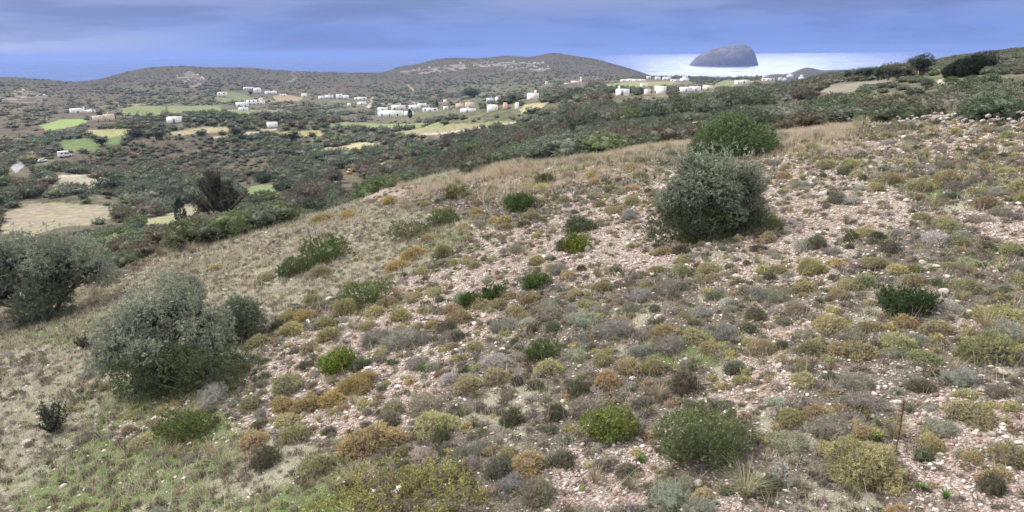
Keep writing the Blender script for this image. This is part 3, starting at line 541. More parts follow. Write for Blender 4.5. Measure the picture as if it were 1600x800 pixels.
fixed_tree(68, 503, 85, .8, 'olive_bush', 'dense dark olive sucker growth under the broad spreading olive tree', 'olive bush', 13, 2800, 11, .065, .018, (.12, .15, .10), (.08, .11, .07), lambda W: [(0, 0, .4 * W, .5 * W, .45 * W, .4 * W), (.1 * W, 0, .6 * W, .38 * W, .35 * W, .3 * W), (-.2 * W, 0, .3 * W, .35 * W, .3 * W, .3 * W)])
# leafy shrubs, each with its own look: px, py foot, width px, height fraction, colour, second colour, leaf L, w, label
SHRUBS = [
 (625, 808, 280, .24, (.27, .30, .09), (.20, .13, .07), .034, .015, 'wide leafy shrub with yellow-green tips and red-brown stems at the picture bottom', 2300),
 (1098, 708, 165, .46, (.12, .15, .07), (.15, .18, .07), .024, .010, 'wide dark lentisk bush, fine leaved, behind the pale dry grass tuft', 4200),
 (955, 682, 88, .52, (.20, .235, .06), (.12, .155, .045), .032, .012, 'lime-green bush with dry stalks in front, downhill of the wide lentisk bush', 1500),
 (1416, 488, 90, .45, (.045, .075, .028), (.07, .10, .035), .034, .014, 'low near-black green kermes shrub among golden cushions', 1500),
 (901, 391, 50, .55, (.17, .20, .02), (.08, .12, .02), .04, .014, 'small round yellow-green bush alone on the stony patch', 800),
 (570, 474, 86, .42, (.075, .125, .028), (.10, .14, .04), .036, .010, 'smooth green dome bush at the grass edge in mid slope', 1600),
 (531, 578, 62, .50, (.19, .24, .035), (.06, .10, .03), .036, .014, 'compact bush with yellow leaf tips beside pale gravel', 1000),
 (290, 682, 98, .38, (.125, .155, .045), (.08, .11, .04), .032, .012, 'flat mossy-green shrub just below the large silvery olive', 1700),
 (508, 408, 78, .52, (.07, .12, .025), (.10, .14, .04), .055, .016, 'dark green bush in dry grass, larger of two grown together', 1500),
 (462, 428, 60, .45, (.06, .105, .025), (.12, .13, .06), .05, .015, 'dark green bush in dry grass, smaller of two grown together', 1000),
 (812, 327, 62, .38, (.075, .125, .035), (.10, .14, .05), .06, .018, 'loose spiky green bush high on the cushion-covered slope', 1000),
 (905, 361, 52, .40, (.10, .12, .06), (.13, .13, .07), .05, .014, 'grey-green open shrub uphill of the small yellow-green bush', 900),
 (838, 447, 48, .42, (.075, .13, .035), (.11, .14, .05), .04, .014, 'fresh green low bush beside two rusty cushions', 800),
 (772, 466, 46, .50, (.05, .09, .02), (.08, .12, .03), .036, .014, 'small dark green bush behind a pair of straw-coloured cushions', 800),
 (735, 476, 40, .45, (.06, .10, .025), (.1, .12, .04), .036, .014, 'small dull green bush, downhill neighbour of the small dark bush', 600),
 (848, 558, 60, .40, (.08, .115, .04), (.13, .16, .06), .03, .010, 'loose green bush with grey twigs between grey cushions in mid slope', 900),
 (692, 352, 48, .45, (.08, .12, .035), (.12, .14, .06), .055, .016, 'green bush beside dry lilac-grey grass on the upper slope', 700),
 (640, 372, 80, .32, (.10, .125, .05), (.16, .15, .09), .05, .012, 'straggly grey-green bush mixed with grass on the upper slope', 1100),
 (712, 310, 42, .4, (.09, .13, .04), (.18, .14, .06), .06, .02, 'half green half straw bush high on the slope', 600),
 (850, 287, 34, .4, (.09, .13, .04), (.14, .14, .06), .06, .02, 'low green bush near the straw-coloured brow', 400),
]
TOPL = []
for i, (px, py, wp, hf, c, c2, L_, w_, lab, n_) in enumerate(SHRUBS):
    X, Y, zz, W, d = at(px, py, wp); g = np.random.default_rng(200 + i); nl = 5; Hh = W * hf
    lb = [(0, 0, Hh * .45, W * .36, W * .3, Hh * .5)] + [(W * .27 * math.cos(a) * (.8 + .4 * g.random()), W * .2 * math.sin(a), Hh * (.25 + .3 * g.random()), W * .22, W * .2, Hh * (.35 + .15 * g.random())) for a in np.arange(nl) * 1.3 + g.random()]
    o = tree_obj('evergreen_shrub', 300 + i, lb, (X, Y, zz - .02), g.random() * .6, n_, 10, L_, w_, c, c2, base_r=.012 * W + .004, extra=16, limb=(.15, .11, .08), up=.5, p2=.35)
    thing(o, None, 'shrub', fixed=lab); RES.append((X, Y, W * .42))
# dark spiky sapling with upright shoots
def sapling(px, py, wp, label, col=(.05, .07, .05), n=26, seed=5):
    X, Y, zz, W, d = at(px, py, wp); g = np.random.default_rng(seed); Vt, Ft, n0, P, N = [], [], 0, [], []
    for i in range(n):
        a = g.random() * 6.283; lean = .15 + .75 * g.random() ** .8; hh = W * (.45 + .35 * g.random()); tip = np.array([math.cos(a) * lean * W * .55, math.sin(a) * lean * W * .4, hh * (1.05 - .5 * lean)])
        pts = [np.zeros(3), tip * .5 + g.normal(size=3) * .02, tip]; v, f = tube(pts, [.012, .009, .004], 4); Vt.append(v); Ft.append(f + n0); n0 += len(v)
        tt = np.linspace(.15, 1, 22)[:, None]; P.append(tip * tt + g.normal(size=(22, 3)) * .01); N.append(norm(g.normal(size=(22, 3)) + tip * 2))
    V, F = sprays(np.concatenate(P), np.concatenate(N), 5, .045, .016, .3, .5, .6, g)
    e = bpy.data.objects.new('sapling', None); coll.objects.link(e); e.location = (X, Y, zz - .02)
    link('foliage', mesh_np('foliage', V, F, cols(col, len(F), .3, .1, g), (LEAF,)), e); Vt = np.concatenate(Vt); Ft = np.concatenate(Ft); link('stem', mesh_np('stem', Vt, Ft, cols((.12, .1, .08), len(Ft)), (BARK,)), e)
    thing(e, None, 'sapling', fixed=label); RES.append((X, Y, W * .35))
sapling(84, 676, 78, 'dark spiky sapling with upright shoots alone on short green grass')
sapling(137, 545, 42, 'small bare dark sapling between the two big olives', (.07, .075, .05), 14, 6)
# upright brown stalk, fresh squill plants
X, Y, zz, W, d = at(1399, 706, 10); g = np.random.default_rng(2)
v, f = tube([(0, 0, -.02), (.01, 0, .28), (.0, 0, .62)], [.008, .006, .004], 6); V2, F2 = sprays(np.stack([np.zeros(80), np.zeros(80), .2 + .42 * g.random(80)], -1), norm(g.normal(size=(80, 3))), 4, .014, .006, .4, .4, 1, g)
V, F, C_, M_ = join([(v, f, cols((.16, .09, .06), len(f)), 1), (V2, F2, cols((.14, .06, .04), len(F2), .4), 0)])
o = link('dry_stalk', mesh_np('dry_stalk', V, F, C_, (TWIG, BARK), M_), None, (X, Y, zz)); thing(o, None, 'stalk', fixed='single upright red-brown flower stalk standing on the gravel')
for (px, py, wp, lab) in ((1368, 688, 30, 'bright green leafy squill plant next to the upright brown stalk'), (1372, 664, 22, 'smaller bright green squill tuft just uphill of the leafy squill plant'), (1436, 765, 30, 'bright green rosette below the biggest golden cushion, among gravel'), (1477, 779, 32, 'yellow-green rosette near the bottom edge, downhill of the gravel patch'),
                          (1001, 722, 24, 'small yellow-green grass rosette in front of the wide lentisk bush'), (1402, 616, 20, 'tiny vivid green sprout uphill of the upright brown stalk'), (660, 580, 26, 'vivid green sprout on brown litter in mid slope')):
    X, Y, zz, W, d = at(px, py, wp); V, F, C_, M_ = tuft(int(px), (.10, .19, .04), 60, .9, .6, .07, (.14, .22, .06)); o = link('green_rosette', mesh_np('green_rosette', V, F, C_, (GRASS,)), None, (X, Y, zz - .01), 0, W * .6); thing(o, None, 'plant', fixed=lab)
print('near trees', flush=True)
# ------------------------------------------------------------------ cushions: prototypes
GOLD = [(.46, .41, .21), (.40, .375, .19), (.47, .40, .21), (.42, .385, .23), (.50, .44, .23), (.37, .345, .19)]
GREY = [(.35, .34, .28), (.27, .255, .21), (.45, .44, .39), (.32, .295, .24), (.29, .30, .23)]
DGRN = [(.12, .14, .085), (.15, .165, .115), (.10, .115, .07)]
P_GOLD = [mesh_np('cushion', *(lambda t: (t[0], t[1], t[2]))(cushion(400 + i, GOLD[i % 6], np.array(GOLD[(i + 2) % 6]) * .7, 640, 12, .050, .012, .50)), mats=LEAFM2, mi=cushion(400 + i, GOLD[i % 6], (0, 0, 0), 640, 12, .050, .012, .50)[3]) for i in range(8)]
P_GREY = [mesh_np('grey_cushion', *(lambda t: (t[0], t[1], t[2]))(cushion(430 + i, GREY[i % 5], np.array(GREY[i % 5]) * .7, 400, 11, .085, .009, .42, .3, (.20, .185, .15), .6, .45)), mats=LEAFM2, mi=cushion(430 + i, GREY[i % 5], (0, 0, 0), 400, 11, .085, .009, .42, .3, (.20, .185, .15), .6, .45)[3]) for i in range(7)]
P_DG = [mesh_np('dark_cushion', *(lambda t: (t[0], t[1], t[2]))(cushion(460 + i, DGRN[i % 3], np.array(DGRN[i % 3]) * 1.4, 330, 10, .075, .016, .6, .25, (.10, .08, .06), .5, .5)), mats=LEAFM2, mi=cushion(460 + i, DGRN[i % 3], (0, 0, 0), 330, 10, .075, .016, .6, .25, (.1, .08, .06), .5, .5)[3]) for i in range(5)]
P_TUFT = [mesh_np('grass_tuft', *(lambda t: (t[0], t[1], t[2]))(tuft(480 + i, (.36, .32, .22) if i % 2 else (.31, .28, .20), 170, .9, .75, .010, (.24, .22, .11))), mats=(GRASS,)) for i in range(5)]
P_BIG = []
for i in range(3):
    t_ = cushion(495 + i, GOLD[(5, 1, 4)[i]], np.array(GOLD[0]) * .75, 2400, 12, .030, .0065, .50, .12, nl=(4, 2, 3)[i]); P_BIG.append(mesh_np('big_cushion', t_[0], t_[1], t_[2], LEAFM2, t_[3]))
PTS = []   # taken centres for spacing
def free(X, Y, rad, k=.8):
    for (a, b, c) in RES:
        if (X - a) ** 2 + (Y - b) ** 2 < (c + rad * .3) ** 2: return False
    for (a, b, c) in PTS:
        if (X - a) ** 2 + (Y - b) ** 2 < ((c + rad) * k) ** 2: return False
    return True
CNT = dict(g=0, y=0, d=0, t=0)
def tint(lo=.8, hi=1.2, h=.08):
    v = random.uniform(lo, hi); return (v * random.uniform(1 - h, 1 + h), v * random.uniform(1 - h, 1 + h), v * random.uniform(1 - h, 1 + h), 1)
def put_cushion(kd, X, Y, W, hs=1.0, tn=None, jx=True):
    zz = float(ground(X, Y)); P, nm, cat, grp, tag = {'g': (P_GOLD, 'golden_cushion_shrub', 'cushion shrub', 'golden cushion shrubs on the slope', None), 'y': (P_GREY, 'grey_cushion_shrub', 'grey shrub', 'grey cushion shrubs on the slope', None),
        'd': (P_DG, 'green_cushion_shrub', 'low shrub', 'dark green low shrubs on the slope', None), 't': (P_TUFT, 'dry_grass_tuft', 'grass tuft', 'tufts of dry grass', None)}[kd]
    k = random.randrange(len(P)); P = P_BIG if kd == 'g' and W > .68 else P; k = k % 3 if P is P_BIG else k; o = link(nm, P[k], None, (X, Y, zz - W * .04), random.random() * 6.28, (W * random.uniform(.9, 1.15), W * random.uniform(.85, 1.05), W * hs * random.uniform(.85, 1.15)))
    t_ = tn or tint(); o.color = t_; PTS.append((X, Y, W * .5)); CNT[kd] += 1
    v = sum(t_[:3]) / 3; big = 'large' if W > .62 else 'small' if W < .33 else 'mid-sized'
    if kd == 'g':
        bc = np.array(GOLD[k % 6]) * np.array(t_[:3]); c = 'rusty-gold' if bc[0] / bc[1] > 1.24 else 'straw-gold' if v > 1.05 else 'olive-gold'
        d_ = f'{big} {c} cushion shrub'
    elif kd == 'y': d_ = f'{big} {"pale silver" if k % 5 == 2 else "brownish grey" if k % 5 in (1, 3) else "ash-grey"} twiggy shrub'
    elif kd == 'd': d_ = f'{big} dark green low shrub'
    else: d_ = f'{big} dry straw grass tuft'
    thing(o, d_, cat, grp); return o
GPX = [(453, 666, 42), (459, 692, 55), (397, 701, 50), (445, 645, 50), (485, 642, 45), (520, 634, 50), (563, 612, 62), (582, 708, 88), (679, 680, 62), (497, 745, 60), (614, 648, 45), (511, 534, 42), (508, 514, 40), (452, 506, 40), (474, 503, 34), (544, 494, 52), (625, 423, 40), (648, 405, 40), (693, 403, 38), (708, 415, 22), (502, 433, 36),
 (608, 438, 20), (679, 463, 28), (752, 481, 34), (778, 484, 34), (718, 508, 46), (676, 514, 26), (731, 611, 50), (776, 600, 45), (805, 496, 36), (858, 587, 46), (943, 571, 32), (985, 584, 44), (1024, 584, 44), (950, 606, 46), (889, 436, 26), (862, 424, 24), (940, 455, 26), (900, 466, 28), (920, 483, 32), (935, 501, 24), (972, 505, 28),
 (1040, 528, 40), (1062, 433, 42), (1105, 428, 38), (1095, 443, 34), (1112, 553, 36), (1188, 556, 48), (1193, 428, 28), (1268, 431, 54), (1308, 417, 28), (1366, 418, 38), (1402, 428, 32), (1431, 424, 26), (1482, 420, 24), (1350, 452, 50), (1325, 455, 36), (1253, 458, 34), (1312, 470, 28), (1430, 448, 34), (1512, 457, 38),
 (1557, 508, 58), (1415, 512, 44), (1362, 520, 40), (1467, 523, 42), (1300, 520, 55), (1272, 556, 46), (1345, 562, 58), (1312, 556, 44), (1400, 551, 60), (1540, 566, 74), (1440, 566, 42), (1252, 577, 34), (1255, 603, 44), (1236, 662, 50), (1272, 655, 40), (1345, 754, 118), (1293, 708, 34), (1520, 662, 60), (1575, 724, 60), (1202, 359, 46), (1075, 381, 30),
 (1100, 780, 34), (795, 715, 26), (1440, 300, 44), (1390, 290, 36), (1480, 360, 40), (1540, 330, 44), (1350, 372, 36), (1440, 345, 30), (1580, 400, 40), (1500, 385, 36), (1370, 300, 30), (1590, 300, 36), (1330, 265, 36), (1290, 262, 30), (1480, 290, 40), (660, 430, 24), (845, 300, 30), (770, 302, 26), (990, 300, 26), (985, 268, 30), (880, 320, 26), (725, 365, 34), (745, 340, 30), (700, 335, 28), (830, 345, 28), (960, 335, 30), (790, 350, 28), (505, 352, 40), (545, 345, 34), (610, 320, 28)]
YPX = [(663, 645, 60), (590, 540, 60), (628, 546, 56), (1000, 556, 42), (960, 527, 50), (915, 510, 54), (1000, 470, 34), (1065, 452, 24), (1045, 460, 46), (935, 490, 28), (1045, 550, 44), (1135, 528, 42), (1243, 492, 44), (915, 647, 54), (1048, 788, 56), (840, 782, 64), (800, 765, 44), (722, 712, 30), (738, 728, 32), (1340, 610, 54), (1215, 633, 32), (1300, 680, 60), (1236, 705, 62),
 (1350, 636, 46), (1470, 678, 50), (745, 712, 36), (1150, 577, 30), (705, 536, 40), (1190, 470, 44), (1215, 474, 40), (1330, 530, 40), (1435, 540, 42), (1400, 560, 40), (660, 540, 40), (150, 590, 40), (790, 520, 44), (860, 500, 40), (1330, 320, 30), (1460, 380, 44), (1260, 390, 36), (1300, 400, 30), (700, 600, 34), (1500, 600, 40), (1560, 620, 40), (1120, 640, 30)]
DPX = [(1150, 585, 34), (1275, 390, 32), (780, 745, 40), (690, 690, 26), (800, 665, 34), (400, 675, 24), (1550, 770, 38), (1180, 500, 30), (1170, 520, 28), (905, 620, 34), (1070, 615, 46), (1395, 480, 30), (1205, 765, 34), (700, 520, 30), (715, 532, 28), (1440, 612, 40), (1120, 470, 30), (870, 655, 34), (1000, 640, 30), (1310, 320, 34), (1222, 545, 26), (865, 520, 30), (1200, 770, 40)]
TPX = [(1165, 790, 120), (1225, 575, 50), (1085, 570, 34), (1028, 632, 66), (1490, 590, 56), (350, 740, 90), (330, 720, 60), (520, 770, 60), (930, 760, 60), (985, 770, 50), (1030, 770, 50), (620, 470, 60), (640, 480, 50), (300, 400, 50), (250, 405, 46), (150, 470, 50), (170, 478, 44), (120, 470, 46), (245, 720, 60), (1330, 780, 60), (1250, 770, 60), (1180, 760, 50)]
CNTLIST = [('g', GPX), ('y', YPX), ('d', DPX), ('t', TPX)]
for kd, lst in CNTLIST:
    for (px, py, wp) in lst:
        X, Y, zz, W, d = at(px, py - wp * .12, wp)
        if d > 60: continue
        tn = None
        if kd == 'g': tn = (1.08, .96, .78, 1) if py < 660 and 360 < px < 660 and random.random() < .6 else tint(.85, 1.2)
        if kd == 't': W *= .5
        put_cushion(kd, X, Y, W * 1.06, 1.0, tn)
# random fill of the slope, largest first
def in_near(n, r0=5.2, r1=31.5):
    r = np.sqrt(rng.random(n) * (r1 ** 2 - r0 ** 2) + r0 ** 2); a = R_(-44) + rng.random(n) * R_(88); return r * np.sin(a), r * np.cos(a)
def maskat(X, Y): return bil(g_in, X, Y), bil(gravel, X, Y), bil(b_in, X, Y)
NX, NY = in_near(9000); gi_, gr_, bi_ = maskat(NX, NY); npx, npy = proj(np.stack([NX, NY, ground(NX, NY)], -1))
clus = fbm(NX, NY, 4.0, 3, 91)
for X, Y, G_, S_, B_, c_, px, py in zip(NX, NY, gi_, gr_, bi_, clus, npx, npy):
    if px < -20 or px > 1620 or py > 815: continue
    if inpoly(px, py, STONY[0]) or inpoly(px, py, STONY[1]):
        if random.random() < .35: continue
    if G_ > .4 and random.random() < .93: continue
    if c_ < -.25 and random.random() < .5: continue
    u = random.random(); W = random.choice([.22, .27, .32, .38, .44, .5, .6]) * random.uniform(.8, 1.15)
    if not free(X, Y, W * .5, .80): continue
    if B_ > .5: kd = 't' if u < .6 else 'y'
    else: kd = 'g' if u < .40 else 'y' if u < .74 else 'd' if u < .88 else 't'
    lim = dict(g=292, y=270, d=150, t=130)[kd]
    if CNT[kd] >= lim: continue
    put_cushion(kd, X, Y, W * (.75 if kd == 'd' else 1), 1.0)
print('cushions', CNT, flush=True)
# ------------------------------------------------------------------ stuff: joined copies of a small unit mesh
def stuffed(name, unit, X, Y, Zg, S, mats, tints, rot=None, sz=None, tilt=0):
    V, F, C_ = unit[:3]; n = len(X); a = rng.random(n) * 6.283 if rot is None else rot; ca, sa = np.cos(a)[:, None], np.sin(a)[:, None]
    S3 = np.stack([S, S, S if sz is None else sz], -1); v = V[None] * S3[:, None, :]; x = v[..., 0] * ca - v[..., 1] * sa; y = v[..., 0] * sa + v[..., 1] * ca
    P = np.stack([x + np.asarray(X)[:, None], y + np.asarray(Y)[:, None], v[..., 2] + np.asarray(Zg)[:, None]], -1).reshape(-1, 3)
    FF = (F[None] + (np.arange(n) * len(V))[:, None, None]).reshape(-1, F.shape[1]); CC_ = (C_[None] * tints[:, None, :]).reshape(-1, 3); return P, FF, CC_
def stuff_obj(name, chunks, mats):
    V, F, C_, M_ = join([(a, b, c, 0) for a, b, c in chunks]); return kind(link(name, mesh_np(name, V, F, C_, mats)), 'stuff')
def tints(n, v=.25, h=.08): return (1 + v * (rng.random((n, 1)) * 2 - 1)) * (1 + h * (rng.random((n, 3)) * 2 - 1))
# pebbles
chunks = []
for s in range(6):
    V, F = (lambda a: (a[0].copy(), a[1]))(ico(1)); g = np.random.default_rng(s); keep = norm(g.normal(size=(14, 3)))
    V = V * (1 - .0 * V); V = V * (.75 + .4 * g.random((len(V), 1))) * np.array([1, .75, .5]); V, F = (V, F)
    if s % 2 == 0:  # cheaper angular chips
        V = np.array([[1, 0, 0], [-1, 0, 0], [0, 1, 0], [0, -1, 0], [0, 0, 1], [0, 0, -1]], float) * (.8 + .5 * g.random((6, 1))) + g.normal(size=(6, 3)) * .15; V *= np.array([1, .75, .5]); F = np.array([(0, 2, 4), (2, 1, 4), (1, 3, 4), (3, 0, 4), (2, 0, 5), (1, 2, 5), (3, 1, 5), (0, 3, 5)])
    n = 78000 if s % 2 == 0 else 9000; X, Y = in_near(n, 4.6, 30); G_, S_, B_ = maskat(X, Y); bare = bil(st, X, Y); p = np.clip(S_ * .80 + .24 + .2 * bare, 0, 1) * (1 - .55 * G_ * (1 - bare)) * (1 - .7 * B_) * np.clip(1.25 - np.hypot(X, Y) / 42, .3, 1); k = rng.random(n) < p; X, Y = X[k], Y[k]; n = len(X)
    S = (.0085 + .014 * rng.random(n) ** 2.2 + .03 * rng.random(n) ** 14) * (1.0 if s % 2 == 0 else 1.6) * (1 + np.hypot(X, Y) / 45); pal = np.array([(.62, .56, .51), (.53, .44, .40), (.72, .68, .63), (.38, .29, .25), (.46, .43, .40), (.27, .18, .15)]); pc = pal[rng.choice(6, n, p=[.26, .24, .16, .14, .12, .08])]
    chunks.append(stuffed('p', (V, F, np.ones((len(F), 3))), X, Y, ground(X, Y) + S * .12, S, None, pc * tints(n, .18, .04)))
stuff_obj('pebbles', chunks, (STONE,))
# low herb and litter tufts
chunks = []
for s in range(5):
    n_l = 34; g = np.random.default_rng(40 + s); d = hemis(n_l, g); V, F = sprays(d * .35 * np.array([1, 1, .5]), d, 3, .42, .09, .2, .5, 1, g)
    n = 5200; X, Y = in_near(n, 4.8, 33); G_, S_, B_ = maskat(X, Y); k = rng.random(n) < (1 - .55 * S_) * .95; X, Y, G_, B_ = X[k], Y[k], G_[k], B_[k]; n = len(X); S = .045 + .085 * rng.random(n) ** 1.5
    pal = np.array([(.20, .165, .125), (.13, .12, .075), (.26, .215, .15), (.17, .14, .13), (.10, .13, .05)]); pc = pal[rng.choice(5, n, p=[.3, .2, .2, .2, .1])]
    chunks.append(stuffed('h', (V, F, np.ones((len(F), 3)) * (.8 + .4 * g.random((len(F), 1)))), X, Y, ground(X, Y), S, None, pc * tints(n, .25, .08)))
stuff_obj('ground_cover', chunks, (TWIG,))
chunks = []; pa_ = np.array(PTS)
for s in range(6):
    cu = cushion(900 + s, (1, 1, 1), (.8, .8, .8), 46, 7, .13, .03, .55, .2, (.55, .5, .45)); n = 1500; X, Y = in_near(n, 5, 32); G_, S_, B_ = maskat(X, Y); k = (rng.random(n) < 1 - .9 * G_ * (1 - .3 * S_)); k &= fbm(X, Y, 1.6, 2, 140) > -.25
    dmin = np.min((X[:, None] - pa_[None, :, 0]) ** 2 + (Y[:, None] - pa_[None, :, 1]) ** 2 - (pa_[None, :, 2] * .8) ** 2, 1); k &= dmin > 0; X, Y = X[k], Y[k]; n = len(X); S = .09 + .15 * rng.random(n) ** 1.4
    pal = np.array([(.42, .385, .20), (.36, .34, .30), (.26, .24, .20), (.30, .30, .24), (.17, .19, .12), (.38, .31, .21), (.46, .43, .26)]); pc = pal[rng.choice(7, n, p=[.25, .2, .15, .1, .1, .1, .1])]
    chunks.append(stuffed('c', (cu[0], cu[1], cu[2]), X, Y, ground(X, Y) - .005, S, None, pc * tints(n, .2, .06)))
stuff_obj('heath_plants', chunks, (TWIG,))
def blades(name, n0, r0, r1, prob, hrange, w, pal, pp, clump=8):
    nb = n0 // clump; X, Y = in_near(nb, r0, r1); k = rng.random(nb) < prob(X, Y); X, Y = X[k], Y[k]; X = np.repeat(X, clump) + rng.normal(size=len(X) * clump) * .05; Y = np.repeat(Y, clump) + rng.normal(size=len(Y) * clump) * .05; n = len(X)
    h = hrange[0] + (hrange[1] - hrange[0]) * rng.random(n) ** 1.5; b = np.stack([X, Y, ground(X, Y) - .01], -1); an = rng.random(n) * 6.283; s = np.stack([np.cos(an), np.sin(an), 0 * an], -1) * (w * (1 + np.hypot(X, Y) / 18))[:, None] / 2
    tip = b + np.stack([rng.normal(size=n) * .4 * h, rng.normal(size=n) * .4 * h, h], -1); V = np.stack([b - s, b + s, tip], 1).reshape(-1, 3); F = np.arange(3 * n).reshape(-1, 3)
    pal = np.array(pal); C_ = pal[np.repeat(rng.choice(len(pal), n // clump + 1, p=pp), clump)[:n]] * tints(n, .3, .1); return kind(link(name, mesh_np(name, V, F, C_, (GRASS,))), 'stuff')
blades('dry_grass', 420000, 4.8, 34, lambda X, Y: np.clip(.13 + .75 * bil(dry, X, Y) * (.35 + .65 * np.maximum(bil(g_in, X, Y), bil(b_in, X, Y))), 0, 1) * (1 - .5 * bil(gravel, X, Y)), (.05, .24), .006, [(.48, .43, .34), (.42, .37, .31), (.30, .31, .19), (.54, .48, .37)], [.3, .3, .25, .15])
blades('dry_stalks', 16000, 4.8, 30, lambda X, Y: .35 + .5 * bil(g_in, X, Y), (.12, .42), .0055, [(.50, .44, .34), (.36, .28, .22), (.30, .26, .23), (.24, .16, .13)], [.35, .25, .25, .15], 4)
blades('green_grass', 260000, 4.8, 33, lambda X, Y: np.clip(bil(green, X, Y) * (.22 + .78 * bil(gp_in, X, Y)), 0, 1) * (1 - .6 * bil(gravel, X, Y)), (.03, .11), .006, [(.15, .25, .05), (.11, .19, .04), (.20, .27, .08), (.26, .25, .11)], [.35, .3, .2, .15])
pp_ = np.array([p for p in PTS if p[0] ** 2 + p[1] ** 2 < 1000]); m_ = 46; a_ = rng.random((len(pp_), m_)) * 6.283; rr_ = pp_[:, 2:3] * (.75 + .75 * rng.random((len(pp_), m_)) ** 1.4)
X = (pp_[:, :1] + rr_ * np.cos(a_)).ravel(); Y = (pp_[:, 1:2] + rr_ * np.sin(a_)).ravel(); n = len(X); h = .03 + .11 * rng.random(n) ** 1.6; b = np.stack([X, Y, ground(X, Y) - .01], -1); an = rng.random(n) * 6.283; s = np.stack([np.cos(an), np.sin(an), 0 * an], -1) * .0045
tip = b + np.stack([rng.normal(size=n) * .6 * h, rng.normal(size=n) * .6 * h, h], -1); pal = np.array([(.36, .31, .24), (.22, .19, .15), (.14, .16, .08), (.30, .27, .24)]); kind(link('leaf_litter', mesh_np('leaf_litter', np.stack([b - s, b + s, tip], 1).reshape(-1, 3), np.arange(3 * n).reshape(-1, 3), pal[rng.integers(0, 4, n)] * tints(n, .3, .08), (GRASS,))), 'stuff')
# straw grass on the brow of the slope
n = 70000; px = 620 + 720 * rng.random(n); py0 = np.interp(px, [620, 760, 900, 1080, 1300, 1340], [288, 262, 240, 226, 204, 203]); X, Y = [], []
a_, t_ = paz(px, py0); rb = 24 + 9.5 * rng.random(n) ** .7; X = rb * np.sin(a_); Y = rb * np.cos(a_); k = rng.random(n) < sstep(-.3, .3, fbm(X, Y, 3, 3, 99)); X, Y = X[k], Y[k]; n = len(X)
h = .12 + .22 * rng.random(n); b = np.stack([X, Y, ground(X, Y) - .01], -1); an = rng.random(n) * 6.283; s = np.stack([np.cos(an), np.sin(an), 0 * an], -1) * .007; tip = b + np.stack([rng.normal(size=n) * .3 * h, rng.normal(size=n) * .3 * h, h], -1)
kind(link('straw_grass', mesh_np('straw_grass', np.stack([b - s, b + s, tip], 1).reshape(-1, 3), np.arange(3 * n).reshape(-1, 3), np.array([.50, .415, .31]) * tints(n, .3, .08), (GRASS,))), 'stuff')
print('stuff near', flush=True)
# ------------------------------------------------------------------ single pale rocks
def rock_mesh(seed, sub=2, squash=.6):
    V, F = ico(sub); g = np.random.default_rng(seed); V = lump(V, seed, .45, .9)
    for _ in range(5):
        nrm = norm(g.normal(size=(1, 3)))[0]; dd = V @ nrm; c = .72; V = V - np.outer(np.maximum(dd - c, 0), nrm)
    return V * np.array([1, .78, squash]), F
P_ROCK = []
for i in range(6):
    V, F = rock_mesh(700 + i); P_ROCK.append(mesh_np('rock', V, F, cols((.62, .57, .52), len(F), .06, .03), (STONE,)))
RPX = [(917, 390, 18), (1030, 497, 16), (1161, 622, 0), (1090, 757, 18), (390, 770, 12), (404, 732, 12), (43, 692, 16), (31, 668, 10), (108, 702, 11), (172, 667, 9), (134, 655, 0), (115, 585, 0), (516, 468, 14), (545, 525, 14), (675, 505, 0), (899, 365, 8), (549, 370, 10), (672, 685, 12), (507, 685, 10), (806, 619, 10), (887, 640, 12), (1218, 574, 14), (1287, 305, 16), (1417, 314, 12), (1475, 457, 20), (1425, 522, 12), (1310, 522, 8), (1517, 592, 18), (1255, 572, 14),
       (1437, 577, 12), (1550, 679, 14), (1293, 758, 10), (990, 718, 10), (1000, 708, 9), (897, 755, 11), (995, 685, 8), (1107, 383, 14), (1254, 412, 12), (1252, 445, 14), (1442, 411, 13), (1180, 430, 10), (1345, 440, 8), (100, 760, 12), (15, 795, 12), (226, 668, 8), (153, 650, 10), (298, 695, 12), (350, 685, 8), (370, 752, 10), (396, 772, 14), (906, 573, 10), (871, 587, 8), (1243, 602, 12), (1190, 620, 9), (835, 405, 8), (1400, 615, 10), (1575, 600, 10), (790, 690, 10), (120, 665, 8), (60, 735, 8)]
for i, (px, py, wp) in enumerate(RPX):
    if not wp: continue
    X, Y, zz, W, d = at(px, py, wp); o = link('rock', P_ROCK[i % 6], None, (X, Y, zz + W * .08), random.random() * 6.28, W * .55); o.color = tint(.85, 1.15, .04); thing(o, 'pale limestone rock lying' if wp < 14 else 'chunky whitish limestone rock', 'rock', 'single pale rocks on the slope')
